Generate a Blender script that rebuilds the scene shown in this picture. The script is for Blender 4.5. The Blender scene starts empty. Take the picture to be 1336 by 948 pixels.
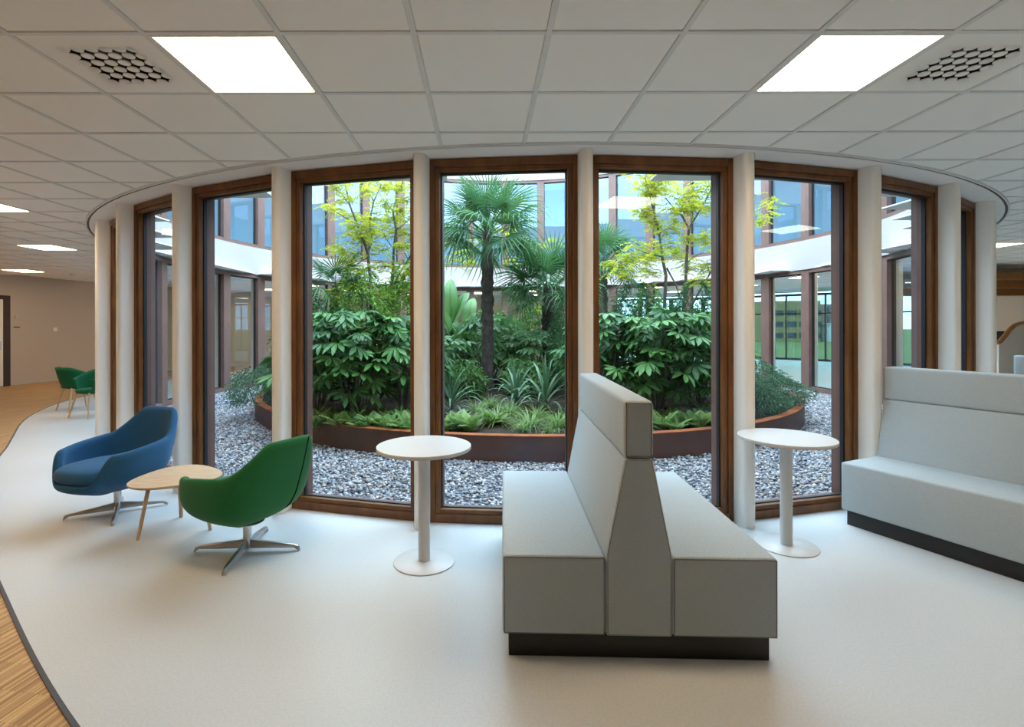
import bpy, bmesh, math, random
import numpy as np
from mathutils import Vector, Matrix

S = bpy.context.scene
COL = S.collection
PI = math.pi
random.seed(7)
RNG = np.random.default_rng(11)

# ------------------------------------------------------------------ camera, sky, exposure
HC = 1.523                      # eye height
CEIL = HC + 1.2936              # underside of the ceiling grid
F, VX, VY = 678.0, 631.0, 424.0  # focal length and principal point, for a 1336 x 948 frame
cam_data = bpy.data.cameras.new('camera')
cam_data.sensor_width = 36.0
cam_data.lens = F / 1336 * 36
cam_data.shift_x = (668 - VX) / 1336
cam_data.shift_y = (VY - 474) / 1336
cam_data.clip_start = 0.05
cam_data.clip_end = 600
cam = bpy.data.objects.new('camera', cam_data)
COL.objects.link(cam)
cam.matrix_world = Matrix.Translation((0, 0, HC)) @ Matrix.Rotation(PI / 2, 4, 'X') @ Matrix.Rotation(-0.0020, 4, 'Z')
S.camera = cam

world = bpy.data.worlds.new('sky')
S.world = world
world.use_nodes = True
_n, _l = world.node_tree.nodes, world.node_tree.links
_n.clear()
_out = _n.new('ShaderNodeOutputWorld')
_bg = _n.new('ShaderNodeBackground')
_tc = _n.new('ShaderNodeTexCoord')
_no = _n.new('ShaderNodeTexNoise')
_no.inputs['Scale'].default_value = 2.2
_no.inputs['Detail'].default_value = 5
_cr = _n.new('ShaderNodeValToRGB')
_cr.color_ramp.elements[0].position = 0.40
_cr.color_ramp.elements[0].color = (0.38, 0.67, 1.0, 1)
_cr.color_ramp.elements[1].position = 0.62
_cr.color_ramp.elements[1].color = (0.76, 0.91, 1.0, 1)
_l.new(_tc.outputs['Generated'], _no.inputs['Vector'])
_l.new(_no.outputs['Fac'], _cr.inputs['Fac'])
_l.new(_cr.outputs['Color'], _bg.inputs['Color'])
_bg.inputs['Strength'].default_value = 9.0
_l.new(_bg.outputs['Background'], _out.inputs['Surface'])

S.view_settings.view_transform = 'Standard'
S.view_settings.look = 'None'
S.view_settings.gamma = 1.0
S.view_settings.use_curve_mapping = False
S.view_settings.exposure = 0.2
try:
    S.cycles.use_denoising = True
    S.cycles.transparent_max_bounces = 16
    S.cycles.max_bounces = 10
    S.cycles.diffuse_bounces = 6
    S.cycles.sample_clamp_indirect = 6.0
except Exception:
    pass
LAMP = 22.0                      # emission of the ceiling panels

# ------------------------------------------------------------------ the ring: its centre and radii
CX, CY = 0.757, 10.933


def P(phi, r, z=0.0):
    """Point of the ring; phi in degrees from the side nearest the camera, positive to the right."""
    a = math.radians(phi)
    return Vector((CX + r * math.sin(a), CY - r * math.cos(a), z))


def at(px, py, Y):
    """World point seen at a pixel of the photograph, at depth Y."""
    return Vector(((px - VX) * Y / F, Y, HC - (py - VY) * Y / F))


# ------------------------------------------------------------------ materials
def srgb(r, g, b):
    return tuple(((c / 255) / 12.92 if c / 255 <= 0.04045 else ((c / 255 + 0.055) / 1.055) ** 2.4) for c in (r, g, b))


def new_mat(name):
    m = bpy.data.materials.new(name)
    m.use_nodes = True
    nt = m.node_tree
    return m, nt, nt.nodes['Principled BSDF']


def mat(name, col, rough=0.5, metal=0.0, spec=0.5, noise=None, bump=None, c2=None, stretch=(1, 1, 1), coords='Object'):
    """Principled material; noise=(scale, detail) mixes col and c2; bump=(scale, strength, distance)."""
    m, nt, b = new_mat(name)
    b.inputs['Base Color'].default_value = (*col, 1)
    b.inputs['Roughness'].default_value = rough
    b.inputs['Metallic'].default_value = metal
    b.inputs['Specular IOR Level'].default_value = spec
    if noise or bump:
        tc = nt.nodes.new('ShaderNodeTexCoord')
        mp = nt.nodes.new('ShaderNodeMapping')
        mp.inputs['Scale'].default_value = stretch
        nt.links.new(tc.outputs[coords], mp.inputs['Vector'])
    if noise:
        n = nt.nodes.new('ShaderNodeTexNoise')
        n.inputs['Scale'].default_value = noise[0]
        n.inputs['Detail'].default_value = noise[1]
        r = nt.nodes.new('ShaderNodeValToRGB')
        r.color_ramp.elements[0].position = 0.3
        r.color_ramp.elements[1].position = 0.7
        r.color_ramp.elements[0].color = (*col, 1)
        r.color_ramp.elements[1].color = (*(c2 or col), 1)
        nt.links.new(mp.outputs['Vector'], n.inputs['Vector'])
        nt.links.new(n.outputs['Fac'], r.inputs['Fac'])
        nt.links.new(r.outputs['Color'], b.inputs['Base Color'])
    if bump:
        n2 = nt.nodes.new('ShaderNodeTexNoise')
        n2.inputs['Scale'].default_value = bump[0]
        n2.inputs['Detail'].default_value = 3
        bp = nt.nodes.new('ShaderNodeBump')
        bp.inputs['Strength'].default_value = bump[1]
        bp.inputs['Distance'].default_value = bump[2]
        nt.links.new(mp.outputs['Vector'], n2.inputs['Vector'])
        nt.links.new(n2.outputs['Fac'], bp.inputs['Height'])
        nt.links.new(bp.outputs['Normal'], b.inputs['Normal'])
    return m


def fabric(name, c1, c2, scale=1300):
    """Woven upholstery: two crossed stretched noises give the heathered threads."""
    m, nt, b = new_mat(name)
    b.inputs['Roughness'].default_value = 0.9
    b.inputs['Specular IOR Level'].default_value = 0.15
    b.inputs['Sheen Weight'].default_value = 0.12
    tc = nt.nodes.new('ShaderNodeTexCoord')
    outs = []
    for st in ((1, 1, 0.12), (0.12, 0.12, 1)):
        mp = nt.nodes.new('ShaderNodeMapping')
        mp.inputs['Scale'].default_value = st
        nz = nt.nodes.new('ShaderNodeTexNoise')
        nz.inputs['Scale'].default_value = scale
        nz.inputs['Detail'].default_value = 2
        nt.links.new(tc.outputs['Object'], mp.inputs['Vector'])
        nt.links.new(mp.outputs['Vector'], nz.inputs['Vector'])
        outs.append(nz.outputs['Fac'])
    ad = nt.nodes.new('ShaderNodeMath')
    ad.operation = 'ADD'
    nt.links.new(outs[0], ad.inputs[0])
    nt.links.new(outs[1], ad.inputs[1])
    r = nt.nodes.new('ShaderNodeValToRGB')
    r.color_ramp.elements[0].position = 0.36
    r.color_ramp.elements[1].position = 0.64
    r.color_ramp.elements[0].color = (*c1, 1)
    r.color_ramp.elements[1].color = (*c2, 1)
    hv = nt.nodes.new('ShaderNodeMath')
    hv.operation = 'MULTIPLY'
    hv.inputs[1].default_value = 0.5
    nt.links.new(ad.outputs[0], hv.inputs[0])
    nt.links.new(hv.outputs[0], r.inputs['Fac'])
    nt.links.new(r.outputs['Color'], b.inputs['Base Color'])
    bp = nt.nodes.new('ShaderNodeBump')
    bp.inputs['Strength'].default_value = 0.25
    bp.inputs['Distance'].default_value = 0.002
    nt.links.new(hv.outputs[0], bp.inputs['Height'])
    nt.links.new(bp.outputs['Normal'], b.inputs['Normal'])
    return m


def wood(name, c1, c2, rough=0.45, stretch=(1, 1, 12), scale=6, spec=0.4):
    return mat(name, c1, rough, 0, spec, noise=(scale, 6), c2=c2, stretch=stretch, bump=(scale * 3, 0.05, 0.002))


def emit(name, col, strength):
    m = bpy.data.materials.new(name)
    m.use_nodes = True
    nt = m.node_tree
    nt.nodes.clear()
    e = nt.nodes.new('ShaderNodeEmission')
    e.inputs['Color'].default_value = (*col, 1)
    e.inputs['Strength'].default_value = strength
    o = nt.nodes.new('ShaderNodeOutputMaterial')
    nt.links.new(e.outputs[0], o.inputs[0])
    return m


def glass(name, tint, coat, f0=0.06):
    """A coated thin pane: see-through with a mirror coat that grows at grazing angles."""
    m = bpy.data.materials.new(name)
    m.use_nodes = True
    nt = m.node_tree
    nt.nodes.clear()
    t = nt.nodes.new('ShaderNodeBsdfTransparent')
    t.inputs['Color'].default_value = (*tint, 1)
    g = nt.nodes.new('ShaderNodeBsdfGlossy')
    g.inputs['Color'].default_value = (*coat, 1)
    g.inputs['Roughness'].default_value = 0.0
    lw = nt.nodes.new('ShaderNodeLayerWeight')      # facing is the same from both sides of the pane
    lw.inputs['Blend'].default_value = 0.5
    pw = nt.nodes.new('ShaderNodeMath')
    pw.operation = 'POWER'
    pw.inputs[1].default_value = 5
    fr = nt.nodes.new('ShaderNodeMath')
    fr.operation = 'MULTIPLY_ADD'
    fr.inputs[1].default_value = 1 - f0
    fr.inputs[2].default_value = f0
    nt.links.new(lw.outputs['Facing'], pw.inputs[0])
    nt.links.new(pw.outputs[0], fr.inputs[0])
    mx = nt.nodes.new('ShaderNodeMixShader')
    o = nt.nodes.new('ShaderNodeOutputMaterial')
    nt.links.new(fr.outputs[0], mx.inputs[0])
    nt.links.new(t.outputs[0], mx.inputs[1])
    nt.links.new(g.outputs[0], mx.inputs[2])
    nt.links.new(mx.outputs[0], o.inputs[0])
    return m


def leaf_mat(name, dark, light, rough=0.45, trans=0.35, by='object', spec=0.5):
    """Leaf: varies leaf to leaf (object random, or the mesh's own 'tone' value) and lets some light through."""
    m, nt, b = new_mat(name)
    b.inputs['Roughness'].default_value = rough
    b.inputs['Specular IOR Level'].default_value = spec
    mix = nt.nodes.new('ShaderNodeMix')
    mix.data_type = 'RGBA'
    mix.inputs[6].default_value = (*dark, 1)
    mix.inputs[7].default_value = (*light, 1)
    if by == 'object':
        oi = nt.nodes.new('ShaderNodeObjectInfo')
        nt.links.new(oi.outputs['Random'], mix.inputs[0])
    else:
        a = nt.nodes.new('ShaderNodeAttribute')
        a.attribute_name = 'tone'
        nt.links.new(a.outputs['Fac'], mix.inputs[0])
    nt.links.new(mix.outputs[2], b.inputs['Base Color'])
    tr = nt.nodes.new('ShaderNodeBsdfTranslucent')
    nt.links.new(mix.outputs[2], tr.inputs['Color'])
    ms = nt.nodes.new('ShaderNodeMixShader')
    ms.inputs[0].default_value = trans
    o = nt.nodes['Material Output']
    nt.links.new(b.outputs[0], ms.inputs[1])
    nt.links.new(tr.outputs[0], ms.inputs[2])
    nt.links.new(ms.outputs[0], o.inputs[0])
    return m


M = {}
M['white_paint'] = mat('white_paint', (0.80, 0.79, 0.76), 0.6, spec=0.3)
M['column_paint'] = mat('column_paint', (0.90, 0.88, 0.83), 0.35, spec=0.45)
M['wall_paint'] = mat('wall_paint', (0.54, 0.48, 0.43), 0.7, spec=0.2, bump=(60, 0.05, 0.002))
M['tile'] = mat('tile', (0.93, 0.92, 0.88), 0.9, spec=0.1, bump=(900, 0.15, 0.001))
M['grid_bar'] = mat('grid_bar', (0.76, 0.77, 0.75), 0.6, spec=0.3)
M['soffit'] = mat('soffit', (0.88, 0.87, 0.84), 0.7, spec=0.2)
M['black'] = mat('black', (0.012, 0.012, 0.013), 0.5)
M['gasket'] = mat('gasket', (0.02, 0.02, 0.024), 0.5)
M['frame_wood'] = wood('frame_wood', srgb(98, 60, 29), srgb(126, 82, 43), 0.38, (1, 1, 0.25), 14)
M['outer_frame'] = mat('outer_frame', srgb(112, 82, 72), 0.5, noise=(5, 3), c2=srgb(124, 90, 78))
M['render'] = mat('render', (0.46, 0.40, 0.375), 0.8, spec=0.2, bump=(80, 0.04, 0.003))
M['glass'] = glass('glass', (0.94, 0.97, 0.965), (0.50, 0.74, 1.0), 0.038)
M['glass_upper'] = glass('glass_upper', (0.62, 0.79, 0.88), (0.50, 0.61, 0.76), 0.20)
M['glass_outer'] = glass('glass_outer', (0.36, 0.47, 0.43), (0.6, 0.75, 0.9), 0.05)
M['glass_dimmed'] = glass('glass_dimmed', (0.66, 0.77, 0.78), (0.52, 0.64, 0.88), 0.12)  # same glazing as glass; far rooms' dimness and reflections put into tint and coat
M['corten'] = mat('corten', srgb(130, 66, 34), 0.75, spec=0.25, noise=(6, 6), c2=srgb(165, 92, 48), bump=(60, 0.15, 0.003))
M['corten_shaded'] = mat('corten_shaded', srgb(86, 57, 48), 0.6, spec=0.35, noise=(5, 5), c2=srgb(104, 68, 54))  # same steel as the rim, side face's weaker skylight put into the colour
M['soil'] = mat('soil', (0.035, 0.024, 0.018), 0.95, spec=0.1, noise=(18, 6), c2=(0.07, 0.05, 0.038), bump=(30, 1.0, 0.04))
M['gravel_bed'] = mat('gravel_bed', (0.10, 0.10, 0.11), 0.9, noise=(60, 4), c2=(0.22, 0.22, 0.24))
M['sofa'] = fabric('sofa', (0.35, 0.39, 0.40), (0.54, 0.60, 0.62))
M['piping'] = mat('piping', (0.22, 0.22, 0.21), 0.9, spec=0.1)
M['blue'] = fabric('blue', srgb(33, 72, 104), srgb(50, 104, 146))
M['green'] = fabric('green', srgb(28, 92, 50), srgb(44, 122, 70))
M['green_far'] = fabric('green_far', srgb(20, 84, 52), srgb(30, 106, 68))
M['seam_green'] = mat('seam_green', srgb(8, 50, 24), 0.9, spec=0.1)
M['chrome'] = mat('chrome', (0.62, 0.62, 0.61), 0.22, 1.0)
M['alu'] = mat('alu', (0.50, 0.50, 0.49), 0.34, 1.0)
M['table_white'] = mat('table_white', (0.66, 0.65, 0.64), 0.35, spec=0.4)
M['table_edge'] = mat('table_edge', (0.62, 0.59, 0.56), 0.5)
M['oak'] = wood('oak', srgb(196, 164, 128), srgb(218, 190, 156), 0.45, (2, 22, 2), 3)
M['oak_leg'] = wood('oak_leg', srgb(196, 160, 118), srgb(214, 182, 142), 0.45, (8, 8, 1), 5)
M['rail_wood'] = wood('rail_wood', srgb(150, 100, 48), srgb(176, 122, 64), 0.4, (1, 1, 1), 6)
M['dark_strip'] = mat('dark_strip', (0.07, 0.075, 0.085), 0.6)
M['door_dark'] = mat('door_dark', srgb(52, 34, 28), 0.5)
M['steel'] = mat('steel', (0.55, 0.55, 0.55), 0.3, 1.0)
M['lamp'] = emit('lamp', (1.0, 0.74, 0.48), LAMP)
M['yellow_wall'] = mat('yellow_wall', (0.19, 0.145, 0.065), 0.9)
M['brick_wall'] = mat('brick_wall', (0.14, 0.08, 0.06), 0.9, noise=(3, 3), c2=(0.17, 0.11, 0.09))
M['grey_wall'] = mat('grey_wall', (0.50, 0.53, 0.54), 0.9)
M['dark_pane'] = mat('dark_pane', (0.03, 0.05, 0.06), 0.6, spec=0.15)
M['lawn'] = mat('lawn', (0.07, 0.10, 0.025), 0.95, spec=0.1, noise=(0.5, 6), c2=(0.12, 0.14, 0.05))
M['bark'] = mat('bark', (0.10, 0.085, 0.07), 0.9, noise=(20, 5), c2=(0.19, 0.165, 0.14), stretch=(1, 1, 0.3), bump=(40, 0.5, 0.01))
M['palm_bark'] = mat('palm_bark', (0.045, 0.032, 0.026), 0.95, noise=(16, 6), c2=(0.13, 0.10, 0.08), bump=(50, 0.8, 0.02))
M['palm_fibre'] = mat('palm_fibre', (0.10, 0.075, 0.06), 0.9, noise=(9, 4), c2=(0.22, 0.18, 0.15))
M['stake'] = mat('stake', (0.12, 0.07, 0.045), 0.8)
M['fatsia'] = leaf_mat('fatsia', (0.022, 0.095, 0.018), (0.12, 0.29, 0.06), 0.42, 0.2, spec=0.3)
M['fatsia_light'] = leaf_mat('fatsia_light', (0.07, 0.19, 0.05), (0.16, 0.34, 0.10), 0.42, 0.3)
M['palm_leaf'] = leaf_mat('palm_leaf', (0.05, 0.14, 0.05), (0.13, 0.28, 0.09), 0.42, 0.35, spec=0.35)
M['banana'] = leaf_mat('banana', (0.17, 0.36, 0.10), (0.28, 0.48, 0.16), 0.4, 0.45)
M['yucca'] = leaf_mat('yucca', (0.07, 0.16, 0.08), (0.20, 0.32, 0.17), 0.4, 0.2)
M['sedge'] = leaf_mat('sedge', (0.11, 0.22, 0.045), (0.40, 0.52, 0.17), 0.45, 0.35, 'tone')
M['fern'] = leaf_mat('fern', (0.15, 0.29, 0.07), (0.36, 0.50, 0.15), 0.5, 0.35)
M['locust'] = leaf_mat('locust', (0.15, 0.29, 0.03), (0.70, 0.66, 0.06), 0.5, 0.5, 'tone', 0.2)
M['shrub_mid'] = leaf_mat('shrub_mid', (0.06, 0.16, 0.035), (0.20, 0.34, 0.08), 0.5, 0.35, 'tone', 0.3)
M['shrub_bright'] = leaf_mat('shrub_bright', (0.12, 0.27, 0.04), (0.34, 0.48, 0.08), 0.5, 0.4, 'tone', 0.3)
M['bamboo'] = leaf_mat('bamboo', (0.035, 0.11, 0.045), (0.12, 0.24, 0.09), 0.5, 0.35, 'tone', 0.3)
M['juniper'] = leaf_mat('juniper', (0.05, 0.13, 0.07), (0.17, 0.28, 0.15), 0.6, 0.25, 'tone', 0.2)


def floor_mat():
    m, nt, b = new_mat('white_floor')
    b.inputs['Roughness'].default_value = 0.42
    b.inputs['Specular IOR Level'].default_value = 0.35
    tc = nt.nodes.new('ShaderNodeTexCoord')
    n = nt.nodes.new('ShaderNodeTexNoise')
    n.inputs['Scale'].default_value = 90
    n.inputs['Detail'].default_value = 6
    r = nt.nodes.new('ShaderNodeValToRGB')
    r.color_ramp.elements[0].position = 0.3
    r.color_ramp.elements[1].position = 0.7
    r.color_ramp.elements[0].color = (0.555, 0.575, 0.58, 1)
    r.color_ramp.elements[1].color = (0.63, 0.65, 0.66, 1)
    nt.links.new(tc.outputs['Object'], n.inputs['Vector'])
    nt.links.new(n.outputs['Fac'], r.inputs['Fac'])
    nt.links.new(r.outputs['Color'], b.inputs['Base Color'])
    return m


def parquet_mat():
    """Industrial parquet: thin upright sticks of bamboo, each its own tone, run diagonally."""
    m, nt, b = new_mat('parquet')
    b.inputs['Roughness'].default_value = 0.38
    tc = nt.nodes.new('ShaderNodeTexCoord')
    mp = nt.nodes.new('ShaderNodeMapping')
    mp.inputs['Rotation'].default_value = (0, 0, math.radians(-80))
    br = nt.nodes.new('ShaderNodeTexBrick')
    br.inputs['Scale'].default_value = 1.0
    br.inputs['Brick Width'].default_value = 0.30
    br.inputs['Row Height'].default_value = 0.010
    br.inputs['Mortar Size'].default_value = 0.0006
    br.inputs['Color1'].default_value = (*srgb(216, 176, 118), 1)
    br.inputs['Color2'].default_value = (*srgb(150, 104, 54), 1)
    br.inputs['Mortar'].default_value = (*srgb(92, 58, 30), 1)
    nt.links.new(tc.outputs['Object'], mp.inputs['Vector'])
    nt.links.new(mp.outputs['Vector'], br.inputs['Vector'])
    nt.links.new(br.outputs['Color'], b.inputs['Base Color'])
    return m


def pebble_mat():
    m, nt, b = new_mat('pebble')
    b.inputs['Roughness'].default_value = 0.6
    a = nt.nodes.new('ShaderNodeAttribute')
    a.attribute_name = 'tone'
    r = nt.nodes.new('ShaderNodeValToRGB')
    r.color_ramp.interpolation = 'CONSTANT'
    els = [(0.0, (0.143, 0.143, 0.163)), (0.16, (0.247, 0.247, 0.273)), (0.40, (0.364, 0.364, 0.390)), (0.60, (0.351, 0.293, 0.254)),
           (0.74, (0.494, 0.481, 0.468)), (0.90, (0.676, 0.650, 0.624)), (0.96, (0.416, 0.286, 0.221))]
    while len(r.color_ramp.elements) < len(els):
        r.color_ramp.elements.new(0.5)
    for e, (p, c) in zip(r.color_ramp.elements, els):
        e.position = p
        e.color = (*c, 1)
    nt.links.new(a.outputs['Fac'], r.inputs['Fac'])
    nt.links.new(r.outputs['Color'], b.inputs['Base Color'])
    return m


M['white_floor'] = floor_mat()
M['parquet'] = parquet_mat()
M['pebble'] = pebble_mat()


# ------------------------------------------------------------------ object helpers
def link(name, mesh, m=None, parent=None, loc=None):
    o = bpy.data.objects.new(name, mesh)
    COL.objects.link(o)
    if m is not None and not mesh.materials:
        mesh.materials.append(m)
    if parent is not None:
        o.parent = parent
    if loc is not None:
        o.location = loc
    return o


def tag(o, label=None, cat=None, group=None, kind=None):
    if label:
        o['label'] = label
    if cat:
        o['category'] = cat
    if group:
        o['group'] = group
    if kind:
        o['kind'] = kind
    return o


def thing(name, label, cat, loc=(0, 0, 0), rotz=0.0, group=None):
    o = bpy.data.objects.new(name, None)
    o.empty_display_size = 0.1
    COL.objects.link(o)
    o.location = loc
    o.rotation_euler = (0, 0, rotz)
    return tag(o, label, cat, group)


def struct_empty(name, loc=(0, 0, 0), rotz=0.0):
    o = thing(name, None, None, loc, rotz)
    o['kind'] = 'structure'
    return o


def copy_child(src, parent):
    c = src.copy()
    COL.objects.link(c)
    c.parent = parent
    return c


def dup(root, label, loc, rotz, group=None):
    """Copy of a thing with its parts and sub-parts; mesh data is shared."""
    r = root.copy()
    COL.objects.link(r)
    r.location = loc
    r.rotation_euler = (0, 0, rotz)
    r['label'] = label
    if group:
        r['group'] = group
    for ch in root.children:
        c = copy_child(ch, r)
        for g in ch.children:
            copy_child(g, c)
    return r


class MB:
    def __init__(self):
        self.v, self.f, self.n = [], [], 0

    def add(self, vs, fs):
        b = len(self.v)
        self.v.extend([tuple(p) for p in vs])
        self.f.extend([tuple(b + i for i in q) for q in fs])
        return self

    def box(self, x0, x1, y0, y1, z0, z1):
        return self.add([(x0, y0, z0), (x1, y0, z0), (x1, y1, z0), (x0, y1, z0), (x0, y0, z1), (x1, y0, z1), (x1, y1, z1), (x0, y1, z1)],
                        [(0, 3, 2, 1), (4, 5, 6, 7), (0, 1, 5, 4), (1, 2, 6, 5), (2, 3, 7, 6), (3, 0, 4, 7)])

    def hexa(self, bottom, top):
        return self.add(list(bottom) + list(top), [(0, 3, 2, 1), (4, 5, 6, 7), (0, 1, 5, 4), (1, 2, 6, 5), (2, 3, 7, 6), (3, 0, 4, 7)])

    def tube(self, pts, rad, n=8, cap=True):
        pts = [Vector(p) for p in pts]
        if not hasattr(rad, '__len__'):
            rad = [rad] * len(pts)
        vs, fs = [], []
        prev = None
        for i, p in enumerate(pts):
            t = (pts[min(i + 1, len(pts) - 1)] - pts[max(i - 1, 0)])
            t = t.normalized() if t.length > 1e-9 else Vector((0, 0, 1))
            if prev is None:
                a = t.cross(Vector((0, 0, 1)) if abs(t.z) < 0.9 else Vector((1, 0, 0))).normalized()
            else:
                a = (prev - t * prev.dot(t)).normalized()
            prev = a
            b = t.cross(a)
            for k in range(n):
                an = 2 * PI * k / n
                vs.append(p + (a * math.cos(an) + b * math.sin(an)) * rad[i])
        for i in range(len(pts) - 1):
            for k in range(n):
                fs.append((i * n + k, i * n + (k + 1) % n, (i + 1) * n + (k + 1) % n, (i + 1) * n + k))
        if cap:
            fs.append(tuple(range(n))[::-1])
            fs.append(tuple((len(pts) - 1) * n + k for k in range(n)))
        return self.add(vs, fs)

    def lathe(self, prof, n=48, c=(0, 0, 0)):
        """prof: list of (radius, z) from bottom to top; ends with radius 0 close."""
        vs, fs = [], []
        for r, z in prof:
            for k in range(n):
                a = 2 * PI * k / n
                vs.append((c[0] + r * math.cos(a), c[1] + r * math.sin(a), c[2] + z))
        for i in range(len(prof) - 1):
            for k in range(n):
                fs.append((i * n + k, i * n + (k + 1) % n, (i + 1) * n + (k + 1) % n, (i + 1) * n + k))
        fs.append(tuple(range(n))[::-1])
        fs.append(tuple((len(prof) - 1) * n + k for k in range(n)))
        return self.add(vs, fs)

    def ring(self, prof, a0, a1, steps):
        """Closed profile [(r, z)...] swept about the centre of the courtyard, phi a0..a1 in degrees."""
        full = abs(a1 - a0) >= 359.9
        cnt = steps if full else steps + 1
        k = len(prof)
        vs, fs = [], []
        for i in range(cnt):
            phi = a0 + (a1 - a0) * i / steps
            for r, z in prof:
                vs.append(P(phi, r, z))
        for i in range(steps):
            j = (i + 1) % cnt
            for q in range(k):
                w = (q + 1) % k
                fs.append((i * k + q, j * k + q, j * k + w, i * k + w))
        if not full:
            fs.append(tuple(range(k)))
            fs.append(tuple((cnt - 1) * k + q for q in range(k))[::-1])
        return self.add(vs, fs)

    def mesh(self, name, smooth=False, bevel=0.0, seg=2, fix=True):
        me = bpy.data.meshes.new(name)
        me.from_pydata(self.v, [], self.f)
        if bevel or fix:
            bm = bmesh.new()
            bm.from_mesh(me)
            if fix:
                bmesh.ops.recalc_face_normals(bm, faces=bm.faces)
            if bevel:
                bmesh.ops.bevel(bm, geom=[e for e in bm.edges if e.is_manifold and e.calc_face_angle(0) > 0.35], offset=bevel,
                                segments=seg, profile=0.5, affect='EDGES', clamp_overlap=True)
            bm.to_mesh(me)
            bm.free()
        if smooth:
            me.shade_smooth()
            if smooth != 'all':
                me.set_sharp_from_angle(angle=math.radians(smooth if smooth is not True else 40))
        return me

    def build(self, name, m, parent=None, loc=None, **kw):
        return link(name, self.mesh(name, **kw), m, parent, loc)


def fast_mesh(name, verts, faces, tone=None, smooth=False):
    """Large mesh from numpy arrays; faces is (n, 3) or (n, 4)."""
    verts = np.asarray(verts, dtype=np.float32)
    faces = np.asarray(faces, dtype=np.int32)
    me = bpy.data.meshes.new(name)
    k = faces.shape[1]
    me.vertices.add(len(verts))
    me.vertices.foreach_set('co', verts.ravel())
    me.loops.add(faces.size)
    me.loops.foreach_set('vertex_index', faces.ravel())
    me.polygons.add(len(faces))
    me.polygons.foreach_set('loop_start', np.arange(0, faces.size, k, dtype=np.int32))
    if tone is not None:
        a = me.attributes.new('tone', 'FLOAT', 'POINT')
        a.data.foreach_set('value', np.asarray(tone, dtype=np.float32))
    me.update(calc_edges=True)
    me.validate()
    if smooth:
        me.shade_smooth()
    return me


ORD = ['first', 'second', 'third', 'fourth', 'fifth', 'sixth', 'seventh', 'eighth', 'ninth', 'tenth', 'eleventh', 'twelfth',
       'thirteenth', 'fourteenth', 'fifteenth', 'sixteenth', 'seventeenth', 'eighteenth', 'nineteenth', 'twentieth']

# ------------------------------------------------------------------ SETTING: floors
EDGE = [(-200, 13.2), (-140, 13.2), (-125, 11.2), (-112, 10.3), (-100, 9.75), (-92, 9.42), (-85.6, 9.16), (-77.7, 8.79), (-66.3, 8.29),
        (-60.5, 8.12), (-55.3, 8.05), (-45, 8.10), (-35, 8.30), (-23.9, 8.69), (-14.4, 9.25), (-5, 9.95), (3, 10.8), (9, 11.8), (16, 13.2), (160, 13.2)]


def edge_r(phi):
    ph = [e[0] for e in EDGE]
    i = 0
    while i < len(ph) - 2 and phi > ph[i + 1]:
        i += 1

    def g(k):
        return EDGE[min(max(k, 0), len(EDGE) - 1)]
    t = (phi - ph[i]) / (ph[i + 1] - ph[i])
    p0, p1, p2, p3 = g(i - 1), g(i), g(i + 1), g(i + 2)
    m1 = (p2[1] - p0[1]) / max(p2[0] - p0[0], 1e-6) * (p2[0] - p1[0])
    m2 = (p3[1] - p1[1]) / max(p3[0] - p1[0], 1e-6) * (p2[0] - p1[0])
    h = (2 * t ** 3 - 3 * t ** 2 + 1) * p1[1] + (t ** 3 - 2 * t ** 2 + t) * m1 + (-2 * t ** 3 + 3 * t ** 2) * p2[1] + (t ** 3 - t ** 2) * m2
    return min(h, 13.2)


mb = MB()
N = 360
vs, fs = [], []
for i in range(N + 1):
    phi = -200 + 360 * i / N
    r = 17.3 if 104 <= phi <= 160 else edge_r(phi)
    vs += [P(phi, 6.84, 0), P(phi, r, 0), P(phi, 6.84, -0.03), P(phi, r, -0.03)]
for i in range(N):
    a, b = 4 * i, 4 * i + 4
    fs += [(a, b, b + 1, a + 1), (a + 1, b + 1, b + 3, a + 3), (a, a + 2, b + 2, b)]
mb.add(vs, fs)
tag(mb.build('floor', M['white_floor']), 'pale grey seamless ring floor beside the courtyard glazing', kind='structure')

mb = MB()
mb.ring([(7.6, -0.030), (13.2, -0.030), (13.2, -0.003), (7.6, -0.003)], -200, 40, 180)
tag(mb.build('floor_parquet', M['parquet']), 'warm parquet of thin wooden sticks outside the pale floor', kind='structure')

mb = MB()
pv, pf = [], []
for i in range(241):
    phi = -140 + 152 * i / 240
    r = edge_r(phi)
    d = edge_r(phi + 0.3) - edge_r(phi - 0.3)
    k = math.sqrt(1 + (d / (math.radians(0.6) * r)) ** 2)
    for rr, z in ((r - 0.006, -0.01), (r - 0.006, 0.0025), (r + 0.013 * k, 0.0025), (r + 0.013 * k, -0.01)):
        pv.append(P(phi, rr, z))
for i in range(240):
    for q in range(3):
        pf.append((i * 4 + q, i * 4 + q + 1, i * 4 + q + 5, i * 4 + q + 4))
mb.add(pv, pf)
tag(mb.build('trim_1', M['dark_strip']), 'dark grey joint strip between pale floor and parquet', kind='structure')

# ------------------------------------------------------------------ SETTING: walls, slabs, roof
mb = MB()
mb.ring([(13.1, 0), (13.3, 0), (13.3, 2.94), (13.1, 2.94)], -200, 105, 160)
tag(mb.build('wall_outer', M['wall_paint'], smooth=30), 'plain off white curved wall round the outside of the ring', kind='structure')
for nm, ph in (('wall_east', 105), ('wall_north', 160)):
    mb = MB()
    w = 0.55
    mb.hexa([P(ph - w, 13.1, 0), P(ph - w, 17.2, 0), P(ph + w, 17.2, 0), P(ph + w, 13.1, 0)],
            [P(ph - w, 13.1, 2.94), P(ph - w, 17.2, 2.94), P(ph + w, 17.2, 2.94), P(ph + w, 13.1, 2.94)])
    tag(mb.build(nm, M['wall_paint']), kind='structure')

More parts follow.
